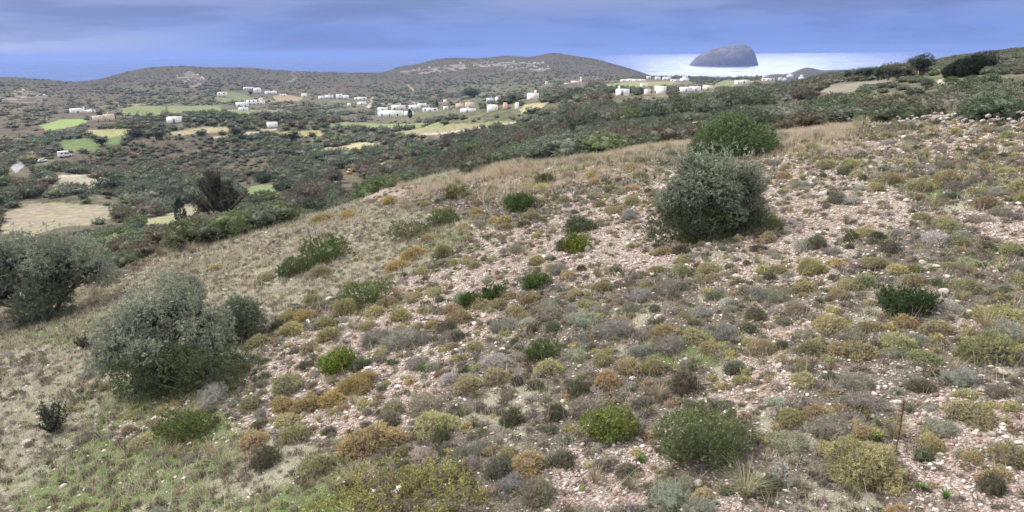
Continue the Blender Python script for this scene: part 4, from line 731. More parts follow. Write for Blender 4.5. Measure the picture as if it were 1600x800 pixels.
# tumbled dry stone wall along the upper edge of the slope: every visible stone of a stretch in its wall
for (pts, nst, lab) in (([(1300, 197), (1345, 190), (1352, 196)], 46, 'short collapsed dry stone wall stretch beside a dark bush on the upper slope edge'), ([(1405, 194), (1450, 190), (1500, 188)], 90, 'long low tumbled stone wall stretch below grey scrub on the upper slope edge'),
                        ([(1520, 190), (1545, 182), (1565, 196)], 80, 'heaped part of the tumbled stone wall beside a dark green bush'), ([(1570, 190), (1600, 188), (1625, 190)], 60, 'rubble wall stretch reaching the picture edge beyond the dark green bush')):
    Vs, Fs, n0 = [], [], 0; g = np.random.default_rng(nst)
    for i in range(nst):
        t_ = g.random() * (len(pts) - 1); j = int(t_); fpx = pts[j][0] + (pts[j + 1][0] - pts[j][0]) * (t_ - j); fpy = pts[j][1] + (pts[j + 1][1] - pts[j][1]) * (t_ - j)
        X, Y, zz, r = hit(fpx, fpy); X += g.normal() * .35; Y += g.normal() * .35; V, F = rock_mesh(int(g.integers(1000)), 1); sc = .05 + .09 * g.random() ** 1.6; an = g.random() * 6.28
        V = V * sc; V = np.stack([V[:, 0] * math.cos(an) - V[:, 1] * math.sin(an), V[:, 0] * math.sin(an) + V[:, 1] * math.cos(an), V[:, 2]], -1) + np.array([X, Y, float(ground(X, Y)) + sc * .4 + g.random() ** 2 * .28]); Vs.append(V); Fs.append(F + n0); n0 += len(V)
    V = np.concatenate(Vs); F = np.concatenate(Fs); c0 = V.mean(0); c0[2] = V[:, 2].min(); o = link('dry_stone_wall', mesh_np('dry_stone_wall', V - c0, F, cols((.38, .355, .325), len(F), .3, .03), (STONE,)), None, tuple(c0)); thing(o, None, 'stone wall', fixed=lab)
# ------------------------------------------------------------------ houses of the valley
HOUSE_RECTS = []
def box(x0, y0, z0, x1, y1, z1):
    V = np.array([(x0, y0, z0), (x1, y0, z0), (x1, y1, z0), (x0, y1, z0), (x0, y0, z1), (x1, y0, z1), (x1, y1, z1), (x0, y1, z1)], float); F = np.array([(0, 3, 2, 1), (4, 5, 6, 7), (0, 1, 5, 4), (1, 2, 6, 5), (2, 3, 7, 6), (3, 0, 4, 7)]); return V, F
def boxes(name, bl, col, mat, parent):
    V, F, C_, _ = join([(*box(*b), cols(col, 6, .03, .02), 0) for b in bl]); return link(name, mesh_np(name, V, F, C_, (mat,)), parent)
def house(px, py, wp, hp, lab, col=(.80, .79, .76), style=0, rz=0.0, seed=0):
    X, Y, zz, r = hit(px, py); az = math.atan2(X, Y); W = wp / FPX * r * .86; Hh = max(hp / FPX * r * .84, 2.3); D = min(max(W * .42, 3.5), 7); g = random.Random(seed or int(px * 7 + py))
    e = bpy.data.objects.new('house', None); coll.objects.link(e); e.location = (X, Y, zz - .2); e.rotation_euler = (0, 0, -az + g.uniform(-.25, .25))
    HOUSE_RECTS.append((px - wp / 2 - 1, py - hp - 1, px + wp / 2 + 1, py + 1, r)); WH = Hh + .2; vols = []
    if style == 0:   # stepped flat-roofed cubes
        k = max(1, min(4, int(W / 7))); xs = np.linspace(-W / 2, W / 2, k + 1)
        for i in range(k):
            hh = WH * (1 if i == g.randrange(k) or k == 1 else g.uniform(.5, .92)); yo = g.uniform(-.5, 1.2) if k > 1 else 0; vols.append((xs[i] + (0.004 * i), yo, -1.5, xs[i + 1] - .01 * (i + 1), yo + D, hh))
    elif style == 1: vols = [(-W / 2, 0, -1.5, W / 2, D, WH)]
    elif style == 2: vols = [(-W / 2, 0, -1.5, W / 2, D, WH * .6), (-W * .25, 1.5, WH * .6, W * .3, D - .5, WH)]
    boxes('wall', vols, col, WALLM, e)
    boxes('roof', [(v[0] + .05, v[1] + .04, v[5], v[3] - .05, v[4] - .05, v[5] + .12) for v in vols if not (style == 2 and v[5] < WH)], np.array(col) * .93, WALLM, e)
    for v in vols:
        wv = v[3] - v[0]; nw = int(wv / g.uniform(3.2, 6.5)); floors = 2 if v[5] > 5 else 1
        for fl in range(floors):
            for i in range(nw):
                xc = v[0] + wv * (i + .5) / nw; zb = 1.0 + fl * 2.9
                if i == nw // 2 and fl == 0: boxes('door', [(xc - .5, v[1] - .04, .2, xc + .5, v[1] + .05, 2.3)], (.22, .26, .34), PLAIN, e)
                elif zb + 1.4 < v[5]: boxes("window", [(xc - .65, v[1] - .03, zb - .1, xc + .65, v[1] + .05, zb + 1.3)], (.05, .055, .07), PLAIN, e)
    if g.random() < .65 and hp > 4:
        cxh = g.uniform(-W * .4, W * .3); boxes('chimney', [(cxh, D * .4, WH * .7, cxh + .8, D * .4 + .8, WH + 1.4)], col, WALLM, e)
    thing(e, lab, 'house', 'houses of the valley villages', px=px, py=py); return e
CREAM = (.64, .55, .43); PEACH = (.68, .54, .43); PINK = (.76, .70, .67); WHT = (.86, .86, .85)
HS = [(132, 176, 32, 6, 'long low white house', WHT, 0), (163, 190, 30, 10, 'cream unfinished house', CREAM, 0), (272, 192, 22, 9, 'lone bright white house', WHT, 0), (347, 152, 14, 8, 'small pale house', PINK, 0), (389, 140, 15, 4, 'low white house', WHT, 1), (403, 146, 11, 9, 'tall white house', WHT, 0), (424, 147, 18, 5, 'low spread white house', WHT, 0),
 (442, 150, 10, 3, 'tiny white hut', WHT, 1), (476, 152, 9, 6, 'small white gabled house', WHT, 1), (379, 167, 20, 7, 'white stepped house', WHT, 0), (397, 164, 20, 8, 'white arcaded house', WHT, 0), (408, 163, 12, 10, 'tall white block house', WHT, 2), (381, 173, 15, 5, 'low white outbuilding', WHT, 1), (508, 155, 24, 8, 'wide white house', PINK, 0), (536, 155, 20, 8, 'pale stepped house', WHT, 0),
 (563, 156, 20, 4, 'long flat white hall', WHT, 1), (565, 164, 14, 5, 'white cube house', WHT, 0), (545, 165, 5, 3, 'tiny white cabin', WHT, 1), (427, 199, 16, 4, 'pale flat-roofed shed', WHT, 1), (609, 182, 42, 9, 'long white walled compound', WHT, 1), (598, 173, 18, 5, 'white house on the compound', WHT, 0), (622, 172, 24, 8, 'pinkish two-storey house', PINK, 0), (638, 181, 16, 7, 'white stepped house', WHT, 0),
 (648, 171, 20, 7, 'white house with tall chimney', WHT, 0), (660, 166, 16, 4, 'long low white house', WHT, 1), (672, 174, 26, 5, 'low white row house', WHT, 0), (697, 171, 8, 4, 'small white house', WHT, 1), (695, 160, 6, 4, 'tiny white house', WHT, 1), (719, 170, 14, 9, 'peach two-storey mansion wing', PEACH, 1), (735, 170, 16, 11, 'peach two-storey mansion', PEACH, 1), (730, 175, 26, 5, 'white terrace house', WHT, 1),
 (766, 159, 12, 6, 'white and blue house', (.62, .68, .76), 0), (778, 158, 8, 6, 'small white house', WHT, 0), (770, 174, 18, 4, 'low white house', WHT, 0), (789, 171, 7, 7, 'small pink house', (.68, .48, .40), 1), (807, 171, 6, 3, 'tiny white house', WHT, 1), (831, 155, 18, 8, 'white house with corner tower', WHT, 0),
 (988, 127, 42, 4, 'long row of low white rooms', WHT, 0), (1014, 123, 7, 4, 'small white house', WHT, 1), (1027, 124, 9, 4, 'small white house', WHT, 0), (1042, 125, 14, 5, 'white stepped house', WHT, 0), (1054, 128, 14, 4, 'low white house', PINK, 0), (1069, 127, 15, 8, 'tall white stepped house', WHT, 2), (1006, 135, 11, 3, 'low pale shed', WHT, 1), (972, 149, 23, 9, 'white box house with dark windows', WHT, 1),
 (1031, 143, 20, 9, 'bright white cube house', WHT, 1), (1032, 147, 14, 4, 'white annex', WHT, 1), (1010, 149, 9, 4, 'small pinkish house', PINK, 1), (1080, 143, 34, 8, 'wide bright white house', WHT, 0), (1106, 141, 16, 8, 'cream stepped house', (.75, .70, .58), 0), (1154, 131, 14, 3, 'low white house', WHT, 0), (1163, 130, 13, 4, 'cream low house', (.72, .68, .58), 1), (1196, 122, 10, 5, 'blue-grey house', (.5, .55, .65), 1), (1200, 127, 20, 3, 'low pinkish row house', PINK, 0),
 (1222, 126, 12, 5, 'white stepped house', WHT, 0), (1234, 121, 10, 6, 'tall white house', WHT, 2), (1252, 125, 8, 8, 'narrow white house', WHT, 2)]
for (px, py, wp, hp, lab, col_, stl) in HS: house(px, py, wp, hp, lab, col_, stl)
# church with bell tower, domed chapel
X, Y, zz, r = hit(900, 131); az = math.atan2(X, Y); s = r / FPX; e = bpy.data.objects.new('church', None); coll.objects.link(e); e.location = (X, Y, zz - .2); e.rotation_euler = (0, 0, -az); HOUSE_RECTS.append((880, 118, 912, 133, r))
boxes('nave', [(-8 * s, 0, -1, 5.5 * s, 7, 4.4 * s), (-18 * s, 1, -1, -8.1 * s, 5, 1.6 * s)], (.74, .69, .58), WALLM, e); tw = boxes('bell_tower', [(6 * s, 1, -1, 8.6 * s, 1 + 2.6 * s, 7.2 * s), (6.3 * s, 1.2, 7.2 * s, 8.3 * s, .8 + 2.6 * s, 8.6 * s)], WHT, WALLM, e)
V = np.array([(6.2 * s, 1.2, 8.6 * s), (8.4 * s, 1.2, 8.6 * s), (8.4 * s, 1 + 2.4 * s, 8.6 * s), (6.2 * s, 1 + 2.4 * s, 8.6 * s), (7.3 * s, 1 + 1.3 * s, 10.6 * s)]); link('spire', mesh_np('spire', V, [(0, 1, 4), (1, 2, 4), (2, 3, 4), (3, 0, 4)], cols(WHT, 4, .02), (WALLM,)), e); thing(e, None, 'church', fixed='small cream church with a white bell tower at the foot of the far hill', px=900, py=130)
X, Y, zz, r = hit(854, 131); s = r / FPX; e = bpy.data.objects.new('chapel', None); coll.objects.link(e); e.location = (X, Y, zz - .2); boxes('wall', [(-2.4 * s, -2 * s, -1, 2.4 * s, 2 * s, 1.6 * s)], WHT, WALLM, e)
V, F = ico(2); V = V * 2.3 * s; V[:, 2] = np.maximum(V[:, 2], 0) + 1.55 * s; link('dome', mesh_np('dome', V, F, cols((.62, .64, .68), len(F), .03), (WALLM,), smooth=True), e); thing(e, None, 'chapel', fixed='tiny domed white chapel alone in the far scrub'); HOUSE_RECTS.append((848, 125, 860, 133, r))
# ------------------------------------------------------------------ vehicles
def wheels(e, xs, ys, rad):
    for x in xs:
        for y in ys:
            t = np.linspace(0, 6.283, 15)[:-1]; V = [(x + rad * math.cos(a), y - .1, rad + rad * math.sin(a)) for a in t] + [(x + rad * math.cos(a), y + .1, rad + rad * math.sin(a)) for a in t]; n = 14
            Ft = [(i, (i + 1) % n, n + (i + 1) % n) for i in range(n)] + [(i, n + (i + 1) % n, n + i) for i in range(n)] + [(0, i + 1, i) for i in range(1, n - 1)] + [(n, n + i, n + i + 1) for i in range(1, n - 1)]
            link('wheel', mesh_np('wheel', V, Ft, cols((.03, .03, .03), len(Ft)), (PLAIN,)), e)
def profile_body(name, prof, y0, y1, col, parent):
    n = len(prof); V = [(x, y0, z) for x, z in prof] + [(x, y1, z) for x, z in prof]; F = [(i, (i + 1) % n, n + (i + 1) % n, n + i) for i in range(n)]
    me = bpy.data.meshes.new(name); me.from_pydata(V, [], F + [tuple(range(n - 1, -1, -1)), tuple(range(n, 2 * n))]); me.materials.append(PLAIN); at_ = me.attributes.new('Col', 'FLOAT_COLOR', 'FACE')
    at_.data.foreach_set('color', np.tile(np.array([*col, 1], np.float32), len(F) + 2)); return link(name, me, parent)
X, Y, zz, r = hit(102, 245); s = 15.5 / FPX * r / 6.2; e = bpy.data.objects.new('camper_van', None); coll.objects.link(e); e.location = (X, Y, zz + .02); e.scale = (s, s, s); e.rotation_euler = (0, 0, -math.atan2(X, Y) + .15)
profile_body('body', [(-3.1, .45), (3.0, .45), (3.1, 1.2), (2.4, 1.45), (1.9, 2.2), (1.7, 2.9), (-3.1, 2.95)], -1.1, 1.1, (.8, .8, .8), e)
for (x0, x1, z0, z1) in ((-1.9, -.9, 1.6, 2.2), (-.3, .8, 1.5, 2.2), (1.0, 1.85, 1.5, 2.15)): boxes('window', [(x0, -1.12, z0, x1, -1.08, z1)], (.03, .035, .04), PLAIN, e)
wheels(e, (-2, 2.1), (-1.0, 1.0), .42); thing(e, None, 'camper van', fixed='white camper van with dark side windows parked beside the valley track'); HOUSE_RECTS.append((92, 232, 112, 248, r))
X, Y, zz, r = hit(67, 253); s = 10.5 / FPX * r / 4.2; e = bpy.data.objects.new('parked_car', None); coll.objects.link(e); e.location = (X, Y, zz + .02); e.scale = (s, s, s); e.rotation_euler = (0, 0, -math.atan2(X, Y) + .2)
profile_body('body', [(-2.1, .35), (2.1, .35), (2.1, .8), (1.2, .95), (-2.0, 1.0)], -.85, .85, (.7, .7, .7), e); profile_body('cabin', [(-1.8, .98), (1.1, .96), (.6, 1.5), (-1.3, 1.52)], -.75, .75, (.66, .66, .67), e)
for (x0, x1) in ((-1.3, -.4), (-.3, .6)): boxes('window', [(x0, -.77, 1.05, x1, -.74, 1.42)], (.04, .04, .05), PLAIN, e)
wheels(e, (-1.3, 1.3), (-.8, .8), .32); thing(e, None, 'car', fixed='pale parked car beside reeds, between camper van and road'); HOUSE_RECTS.append((58, 244, 76, 256, r))
# small digger among the olives
X, Y, zz, r = hit(546, 272); s = 13 / FPX * r / 4.0; e = bpy.data.objects.new('digger', None); coll.objects.link(e); e.location = (X, Y, zz + .02); e.scale = (s, s, s); OR = (.62, .30, .07); HOUSE_RECTS.append((538, 260, 556, 280, r))
boxes('track', [(-1.2, -.9, 0, 1.2, -.5, .5)], (.04, .04, .04), PLAIN, e); boxes('track', [(-1.2, .5, 0, 1.2, .9, .5)], (.04, .04, .04), PLAIN, e); boxes('body', [(-1.2, -.85, .5, 1.0, .85, 1.3)], OR, PLAIN, e); boxes('cab', [(-.2, -.8, 1.3, .9, .1, 2.5)], (.55, .45, .35), PLAIN, e); boxes('window', [(-.05, -.83, 1.6, .75, -.8, 2.3)], (.04, .05, .06), PLAIN, e)
v, f = tube([(.9, .4, 1.0), (2.0, .4, 3.0)], [.22, .18], 4); link('boom', mesh_np('boom', v, f, cols(OR, len(f), .03), (PLAIN,)), e); v, f = tube([(2.0, .4, 3.0), (2.9, .4, 1.6)], [.16, .12], 4); link('arm', mesh_np('arm', v, f, cols(OR, len(f), .03), (PLAIN,)), e)
boxes('bucket', [(2.6, .1, 1.0, 3.2, .7, 1.6)], (.05, .05, .05), PLAIN, e); thing(e, None, 'digger', fixed='small orange digger among the valley olives just past the slope brow')
# dirt heap on the sandy field
# ------------------------------------------------------------------ scrub and trees beyond the slope
def far_unit(seed, n, k, L, w, lobes=5, sub=1, amp=.35, flat=.8):
    g = np.random.default_rng(seed); parts = []; lb = [(0, 0, .38 * flat, .40, .38, .40 * flat)] + [(.26 * math.cos(a), .26 * math.sin(a), (.25 + .3 * g.random()) * flat, .22 + .08 * g.random(), .22 + .08 * g.random(), .24 * flat) for a in np.arange(lobes - 1) * 6.283 / max(lobes - 1, 1) + g.random()]
    if n: P, N = crown_pts(lb, n, g, (.85, 1.06)); P[:, 2] = np.maximum(P[:, 2], .0); V, F = sprays(P, N, k, L, w, .3, .5, 1.2, g); parts.append((V, F, cols((1, 1, 1), len(F), .3, .06, g), 0))
    for l in lb:
        V, F = ico(sub); V = lump(V, seed, amp, .9) * np.array(l[3:6]) * .88 + np.array(l[:3]); parts.append((V, F, cols((.8, .8, .8), len(F), .35, .06, g), 0))
    return join(parts)
U_NEAR = [far_unit(800 + i, 420, 9, .075, .024, 6) for i in range(6)]
U_MID = [far_unit(820 + i, 70, 5, .13, .06, 4) for i in range(5)]
U_FAR = [far_unit(840 + i, 14, 3, .24, .14, 2, 1, .5) for i in range(4)]
def thin(u):   # far-off unit: just the leafy blobs
    return u
SPAL = np.array([1.03, 1.08, .97]) * np.array([(.115, .130, .090), (.135, .150, .112), (.085, .100, .070), (.175, .185, .15), (.138, .115, .092), (.13, .155, .080), (.165, .150, .130)])
def scatter(n, r0, r1, a0=-42, a1=42):
    r = np.sqrt(rng.random(n) * (r1 ** 2 - r0 ** 2) + r0 ** 2); a = R_(a0) + rng.random(n) * R_(a1 - a0); return r * np.sin(a), r * np.cos(a)
Zf = zone.astype(float)
def veg(n, r0, r1, size, dens_noise=30, thr=-.3, clear=.9):
    X, Y = scatter(n, r0, r1); zg = ground(X, Y); S = size[0] + (size[1] - size[0]) * rng.random(n) ** 2; S = S * np.where((np.arctan2(X, Y) > R_(20)) & (np.hypot(X, Y) > 60), .62, 1); bx_, by_ = proj(np.stack([X, Y, zg], -1)); ib_ = np.zeros(len(X), bool)
    for p in BROWN: ib_ |= inpoly(bx_, by_, p)
    S = S * np.where(ib_ & (np.hypot(X, Y) > 150), .68, 1)
    ok = seen(X, Y, S * .8) & (bil(Zf, X, Y) < .2) & (zg > 3); ok &= (bil(rockm.astype(float), X, Y) < .5) | (rng.random(n) < .3)
    ok &= (fbm(X, Y, dens_noise, 3, 120) > thr) | (rng.random(n) < 1 - clear); ok &= ~(bil(upr.astype(float), X, Y) > .5) | (S < 1.6); X, Y, zg, S = X[ok], Y[ok], zg[ok], S[ok]
    px, py = proj(np.stack([X, Y, zg + S * .4], -1)); r = np.hypot(X, Y); hw = S / r * FPX * .55; ok = (px > -40) & (px < 1640)
    for (x0, y0, x1, y1, hr) in HOUSE_RECTS: ok &= ~((px + hw > x0) & (px - hw < x1) & (py + hw * .9 > y0 + (y1 - y0) * .55) & (py - hw * .9 < y1) & (r < hr + 12) & (r > hr * .45))
    for (a_, b_, c_) in RES: ok &= (X - a_) ** 2 + (Y - b_) ** 2 > (c_ + S * .4) ** 2
    return X[ok], Y[ok], zg[ok], S[ok], px[ok], py[ok]
def pick_col(X, Y, px, py):
    n = len(X); m = sstep(-.2, .35, fbm(X, Y, 45, 3, 130)); 
    for p in BROWN: m = np.where(inpoly(px, py, p), 1.0, m)
    pa = np.array([.26, .22, .20, .14, .05, .10, .03]); pb = np.array([.12, .10, .10, .06, .40, .04, .18]); u = rng.random(n); isb = rng.random(n) < m * .8; k = np.where(isb, np.searchsorted(np.cumsum(pb), u), np.searchsorted(np.cumsum(pa), u)); k = np.minimum(k, 6); return k
HOUSE_RECTS += [(12, 248, 44, 272, 420), (0, 328, 178, 372, 260), (228, 328, 320, 352, 260), (384, 292, 434, 308, 300)]
# --- single bushes just over the brow and up the right-hand slope
BUSHN = ['dull green', 'grey-green', 'very dark green', 'silvery', 'brownish', 'fresh green', 'lilac-grey']
ME_NEAR = {}
def bush_mesh(ui, ci):
    if (ui, ci) not in ME_NEAR:
        V, F, C_, M_ = U_NEAR[ui]; ME_NEAR[(ui, ci)] = mesh_np('scrub_bush', V, F, C_ * SPAL[ci], (LEAF,))
    return ME_NEAR[(ui, ci)]
def put_bush(X, Y, S, ci, hs=1, name='scrub_bush', cat='bush', grp='scrub bushes beyond the brow', desc=None, fixed=None):
    o = link(name, bush_mesh(random.randrange(6), ci), None, (X, Y, float(ground(X, Y)) - .05 * S), random.random() * 6.28, (S, S, S * hs)); o.color = tint(.85, 1.2, .05)
    return thing(o, desc or f'{"large" if S > 3.2 else "low" if S < 1.8 else "rounded"} {BUSHN[ci]} scrub bush', cat, grp, fixed)
BP = [(232, 398, 50, 0), (262, 388, 60, 0), (300, 378, 64, 5), (335, 372, 50, 0), (372, 362, 56, 5), (408, 352, 52, 1), (438, 345, 50, 5), (470, 338, 50, 4), (497, 322, 48, 0), (530, 310, 50, 0), (560, 300, 40, 1), (590, 296, 60, 5), (612, 286, 50, 5), (650, 277, 44, 0), (672, 274, 34, 1), (735, 268, 36, 0), (885, 242, 50, 5), (915, 239, 34, 0), (850, 247, 40, 1), (185, 400, 70, 5), (150, 385, 60, 1), (210, 378, 40, 4), (225, 365, 50, 0),
      (1330, 192, 60, 0), (1290, 190, 60, 2), (1250, 192, 50, 0), (1380, 180, 60, 4), (1400, 190, 60, 0), (1440, 178, 60, 6), (1500, 176, 60, 6), (1560, 186, 70, 2), (1590, 172, 60, 0), (1540, 165, 50, 6), (1220, 198, 50, 2), (1470, 170, 50, 4), (1350, 170, 50, 5)]
for (px, py, wp, ci) in BP:
    X, Y, zz, r = hit(px, py); 
    if r > 75: r2 = 36.0; a_ = math.atan2(X, Y); X, Y = r2 * math.sin(a_), r2 * math.cos(a_); r = r2
    S = wp / FPX * r * 1.1; put_bush(X, Y, S, 1 if ci == 4 and px < 700 else ci, .8 if px < 1000 else .62); PTS.append((X, Y, S * .45))
X, Y, zg, S, px, py = veg(5200, 33, 125, (.7, 3.0), 12, -.10, .88); k = pick_col(X, Y, px, py); r = np.hypot(X, Y); order = np.argsort(-(S / r)); taken = 0; chunks = [[] for _ in U_NEAR]; keepi = []
for i in order:
    if len(keepi) > 900: break
    if not free(X[i], Y[i], S[i] * .42, .62): continue
    PTS.append((X[i], Y[i], S[i] * .42)); keepi.append(i)
for i in keepi[:225]: put_bush(X[i], Y[i], S[i], int(k[i]), random.uniform(.55, .9))
rest = np.array(keepi[225:]); print('brow bushes', len(keepi))
ch = []
if len(rest):
    for u in range(6):
        s_ = rest[u::6]; ch.append(stuffed('s', U_NEAR[u], X[s_], Y[s_], zg[s_] - .05 * S[s_], S[s_], None, SPAL[k[s_]] * tints(len(s_), .2, .06), sz=S[s_] * .75))
# --- valley trees
X, Y, zg, S, px, py = veg(42000, 125, 470, (1.4, 5.4), 22, -.02, .80); k = pick_col(X, Y, px, py); order = np.argsort(-(S / np.hypot(X, Y))); cell = {}; kp = []
for i in order:
    c = (int(X[i] // 6), int(Y[i] // 6)); okk = True
    for dx_ in (-1, 0, 1):
        for dy_ in (-1, 0, 1):
            for j in cell.get((c[0] + dx_, c[1] + dy_), ()):
                if (X[i] - X[j]) ** 2 + (Y[i] - Y[j]) ** 2 < ((S[i] + S[j]) * .40) ** 2: okk = False; break
            if not okk: break
        if not okk: break
    if okk: cell.setdefault(c, []).append(i); kp.append(i)
kp = np.array(kp); print('valley', len(kp), flush=True)
TREEM = {}
for i in kp[:260]:
    ci = int(k[i]); ui = random.randrange(5)
    if (ui, ci) not in TREEM: V, F, C_, M_ = far_unit(860 + ui, 260, 6, .10, .04, 5); TREEM[(ui, ci)] = mesh_np('valley_tree', V, F, C_ * SPAL[ci], (LEAF,))
    o = link('valley_tree', TREEM[(ui, ci)], None, (X[i], Y[i], zg[i] - .05 * S[i]), random.random() * 6.28, (S[i], S[i], S[i] * random.uniform(.8, 1.1))); o.color = tint(.8, 1.15, .05)
    thing(o, f'{"spreading" if S[i] > 5 else "small round"} {BUSHN[ci]} valley tree', 'tree', 'trees scattered over the valley')
rs_ = kp[260:]
X2, Y2 = scatter(16000, 95, 185, 22, 44); kk = (bil(upr.astype(float), X2, Y2) > .4) & (fbm(X2, Y2, 8, 3, 150) > -.2); X2, Y2 = X2[kk], Y2[kk]; S2 = .45 + .9 * rng.random(len(X2)) ** 2; k2 = rng.choice(7, len(X2), p=[.16, .16, .08, .14, .24, .08, .14])
ch.append(stuffed('s', U_MID[0], X2, Y2, ground(X2, Y2) - .05, S2, None, SPAL[k2] * tints(len(X2), .25, .06), sz=S2 * .7))
for u in range(5): s_ = rs_[u::5]; ch.append(stuffed('s', U_MID[u], X[s_], Y[s_], zg[s_] - .08 * S[s_], S[s_], None, SPAL[k[s_]] * tints(len(s_), .22, .06), sz=S[s_] * .9))
stuff_obj('valley_scrub', ch, (LEAF,))
X, Y, zg, S, px, py = veg(80000, 470, 2700, (1.8, 7.5), 55, -.12, .75); k = pick_col(X, Y, px, py); print('far', len(X), flush=True); ch = []
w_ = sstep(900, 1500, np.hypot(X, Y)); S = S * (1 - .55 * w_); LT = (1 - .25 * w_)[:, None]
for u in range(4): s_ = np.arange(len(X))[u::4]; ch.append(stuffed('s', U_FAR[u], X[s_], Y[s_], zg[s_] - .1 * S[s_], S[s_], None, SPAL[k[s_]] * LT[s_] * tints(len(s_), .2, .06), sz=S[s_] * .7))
stuff_obj('far_scrub', ch, (LEAF,))
# rock outcrops on the far hills
ch = []; V, F = rock_mesh(5, 1, .9); X, Y = scatter(9000, 900, 2000); kk = (bil(rockm.astype(float), X, Y) > .5) & (fbm(X, Y, 22, 3, 66) > -.1) & seen(X, Y, 3); X, Y = X[kk], Y[kk]
if len(X): S = 1.2 + 3.2 * rng.random(len(X)) ** 2; ch.append(stuffed('r', (V, F, cols((.42, .40, .38), len(F), .2)), X, Y, ground(X, Y), S, None, tints(len(X), .25, .03))); stuff_obj('rock_outcrops', ch, (STONE,))
# ------------------------------------------------------------------ particular trees of the valley and the right-hand skyline
def fan_tree(px, py, wp, hp, label):
    X, Y, zz, W, d = at(px, py, wp); Hh = hp * d / FPX; g = np.random.default_rng(77); Vt, Ft, n0, P = [], [], 0, []
    for i in range(46):
        a = g.random() * 6.283; le = g.random() ** .7; tip = np.array([math.cos(a) * le * W * .52, math.sin(a) * le * W * .4, Hh * (1.02 - .52 * le ** 1.5) * (.75 + .3 * g.random())]); mid = tip * np.array([.35, .35, .45]) + g.normal(size=3) * .15
        v, f = tube([(g.normal() * .1, g.normal() * .1, -.1), mid, tip], [.20, .10, .03], 5); Vt.append(v); Ft.append(f + n0); n0 += len(v)
        for j in range(5):
            s0 = mid + (tip - mid) * (.3 + .7 * g.random()); t2 = s0 + norm(g.normal(size=(1, 3)) + [[0, 0, .8]])[0] * W * .09; v, f = tube([s0, t2], [.04, .012], 4); Vt.append(v); Ft.append(f + n0); n0 += len(v); P.append(t2 + g.normal(size=(10, 3)) * W * .018)
            P.append(s0 + g.normal(size=(7, 3)) * W * .02)
    P = np.concatenate(P); V, F = sprays(P, norm(g.normal(size=(len(P), 3))), 7, W * .022, W * .007, .5, .5, 1.5, g); e = bpy.data.objects.new('bare_tree', None); coll.objects.link(e); e.location = (X, Y, zz)
    link('crown', mesh_np('crown', V, F, cols((.075, .07, .055), len(F), .3, .08, g, (.055, .075, .045), .4), (LEAF,)), e); Vt = np.concatenate(Vt); Ft = np.concatenate(Ft); link('trunk', mesh_np('trunk', Vt, Ft, cols((.12, .10, .09), len(Ft)), (BARK,)), e); thing(e, None, 'tree', fixed=label)
fan_tree(346, 352, 92, 82, 'dark open-branched tree with half bare fan crown beyond the brow')
def cypress(px, py, wp, hp, label, rforce=None):
    X, Y, zz, W, d = at(px, py, wp); Hh = hp * d / FPX; g = np.random.default_rng(int(px)); n = 500; t_ = g.random(n); a = g.random(n) * 6.283; rad = W * .5 * np.clip(np.sin(np.pi * np.clip(t_ * .85 + .12, 0, 1)), 0.05, 1) * (.75 + .3 * g.random(n))
    P = np.stack([np.cos(a) * rad, np.sin(a) * rad, t_ * Hh], -1); N = norm(np.stack([np.cos(a), np.sin(a), 0 * a + 1.2], -1)); V, F = sprays(P, N, 8, W * .16, W * .05, .5, .3, 1.2, g); e = bpy.data.objects.new('cypress_tree', None); coll.objects.link(e); e.location = (X, Y, zz - .1)
    link('crown', mesh_np('crown', V, F, cols((.045, .06, .04), len(F), .3), (LEAF,)), e); v, f = tube([(0, 0, -.1), (0, 0, Hh * .85)], [W * .08, .02], 6); link('trunk', mesh_np('trunk', v, f, cols((.12, .09, .07), len(f)), (BARK,)), e); thing(e, None, 'cypress', fixed=label)
cypress(285, 355, 15, 40, 'slim dark cypress beside the open-branched tree'); cypress(1025, 178, 7, 15, 'lone dark cypress standing in the scrub below the white box house'); 
for i, (px, py, hp, lab) in enumerate(((232, 217, 7, 'first thin cypress of the row beyond the bright green field'), (245, 218, 8, 'second thin cypress of the row beyond the bright green field'), (249, 218, 8, 'third thin cypress of the row beyond the bright green field'), (253, 218, 8, 'last thin cypress of the row beyond the bright green field'), (641, 184, 12, 'dark conical cypress in front of the white village compound'), (683, 168, 9, 'slim cypress between white row houses and the peach mansion'))): cypress(px, py, 3.2 if i < 4 else 6 if i == 4 else 4, hp, lab)
def mid_tree(px, py, wp, hf, label, ci=2, col=None, n=900, name='evergreen_tree'):
    X, Y, zz, W, d = at(px, py, wp); g = np.random.default_rng(int(px * 3)); Hh = W * hf
    lb = [(W * .3 * math.cos(a) * g.random(), W * .3 * math.sin(a) * g.random(), Hh * (.45 + .35 * g.random()), W * (.2 + .08 * g.random()), W * .22, Hh * .26) for a in np.arange(8) * .8] + [(0, 0, Hh * .6, W * .34, W * .3, Hh * .36)]
    o = tree_obj(name, int(px), lb, (X, Y, zz - .1), 0, n, 8, W * .035, W * .012, col or SPAL[ci], None, base_r=W * .025, extra=10, fill=True); thing(o, None, 'tree', fixed=label)
mid_tree(1440, 118, 46, .72, 'tall dark pine standing out on the hill skyline', col=(.045, .06, .04), n=1400); mid_tree(1405, 116, 26, .6, 'spreading umbrella-shaped dark pine next to the tall skyline pine', col=(.05, .065, .045))
mid_tree(1540, 114, 44, .72, 'dark pine at the uphill end of the conifer row', col=(.05, .062, .045), n=1300); mid_tree(458, 224, 30, .65, 'round very dark tree beside the small yellow field', col=(.045, .06, .04)); mid_tree(159, 228, 26, .55, 'round dark tree on the bright green field edge', col=(.05, .062, .045)); mid_tree(210, 214, 34, .35, 'wide low dark tree behind the bright green field', col=(.05, .06, .05))
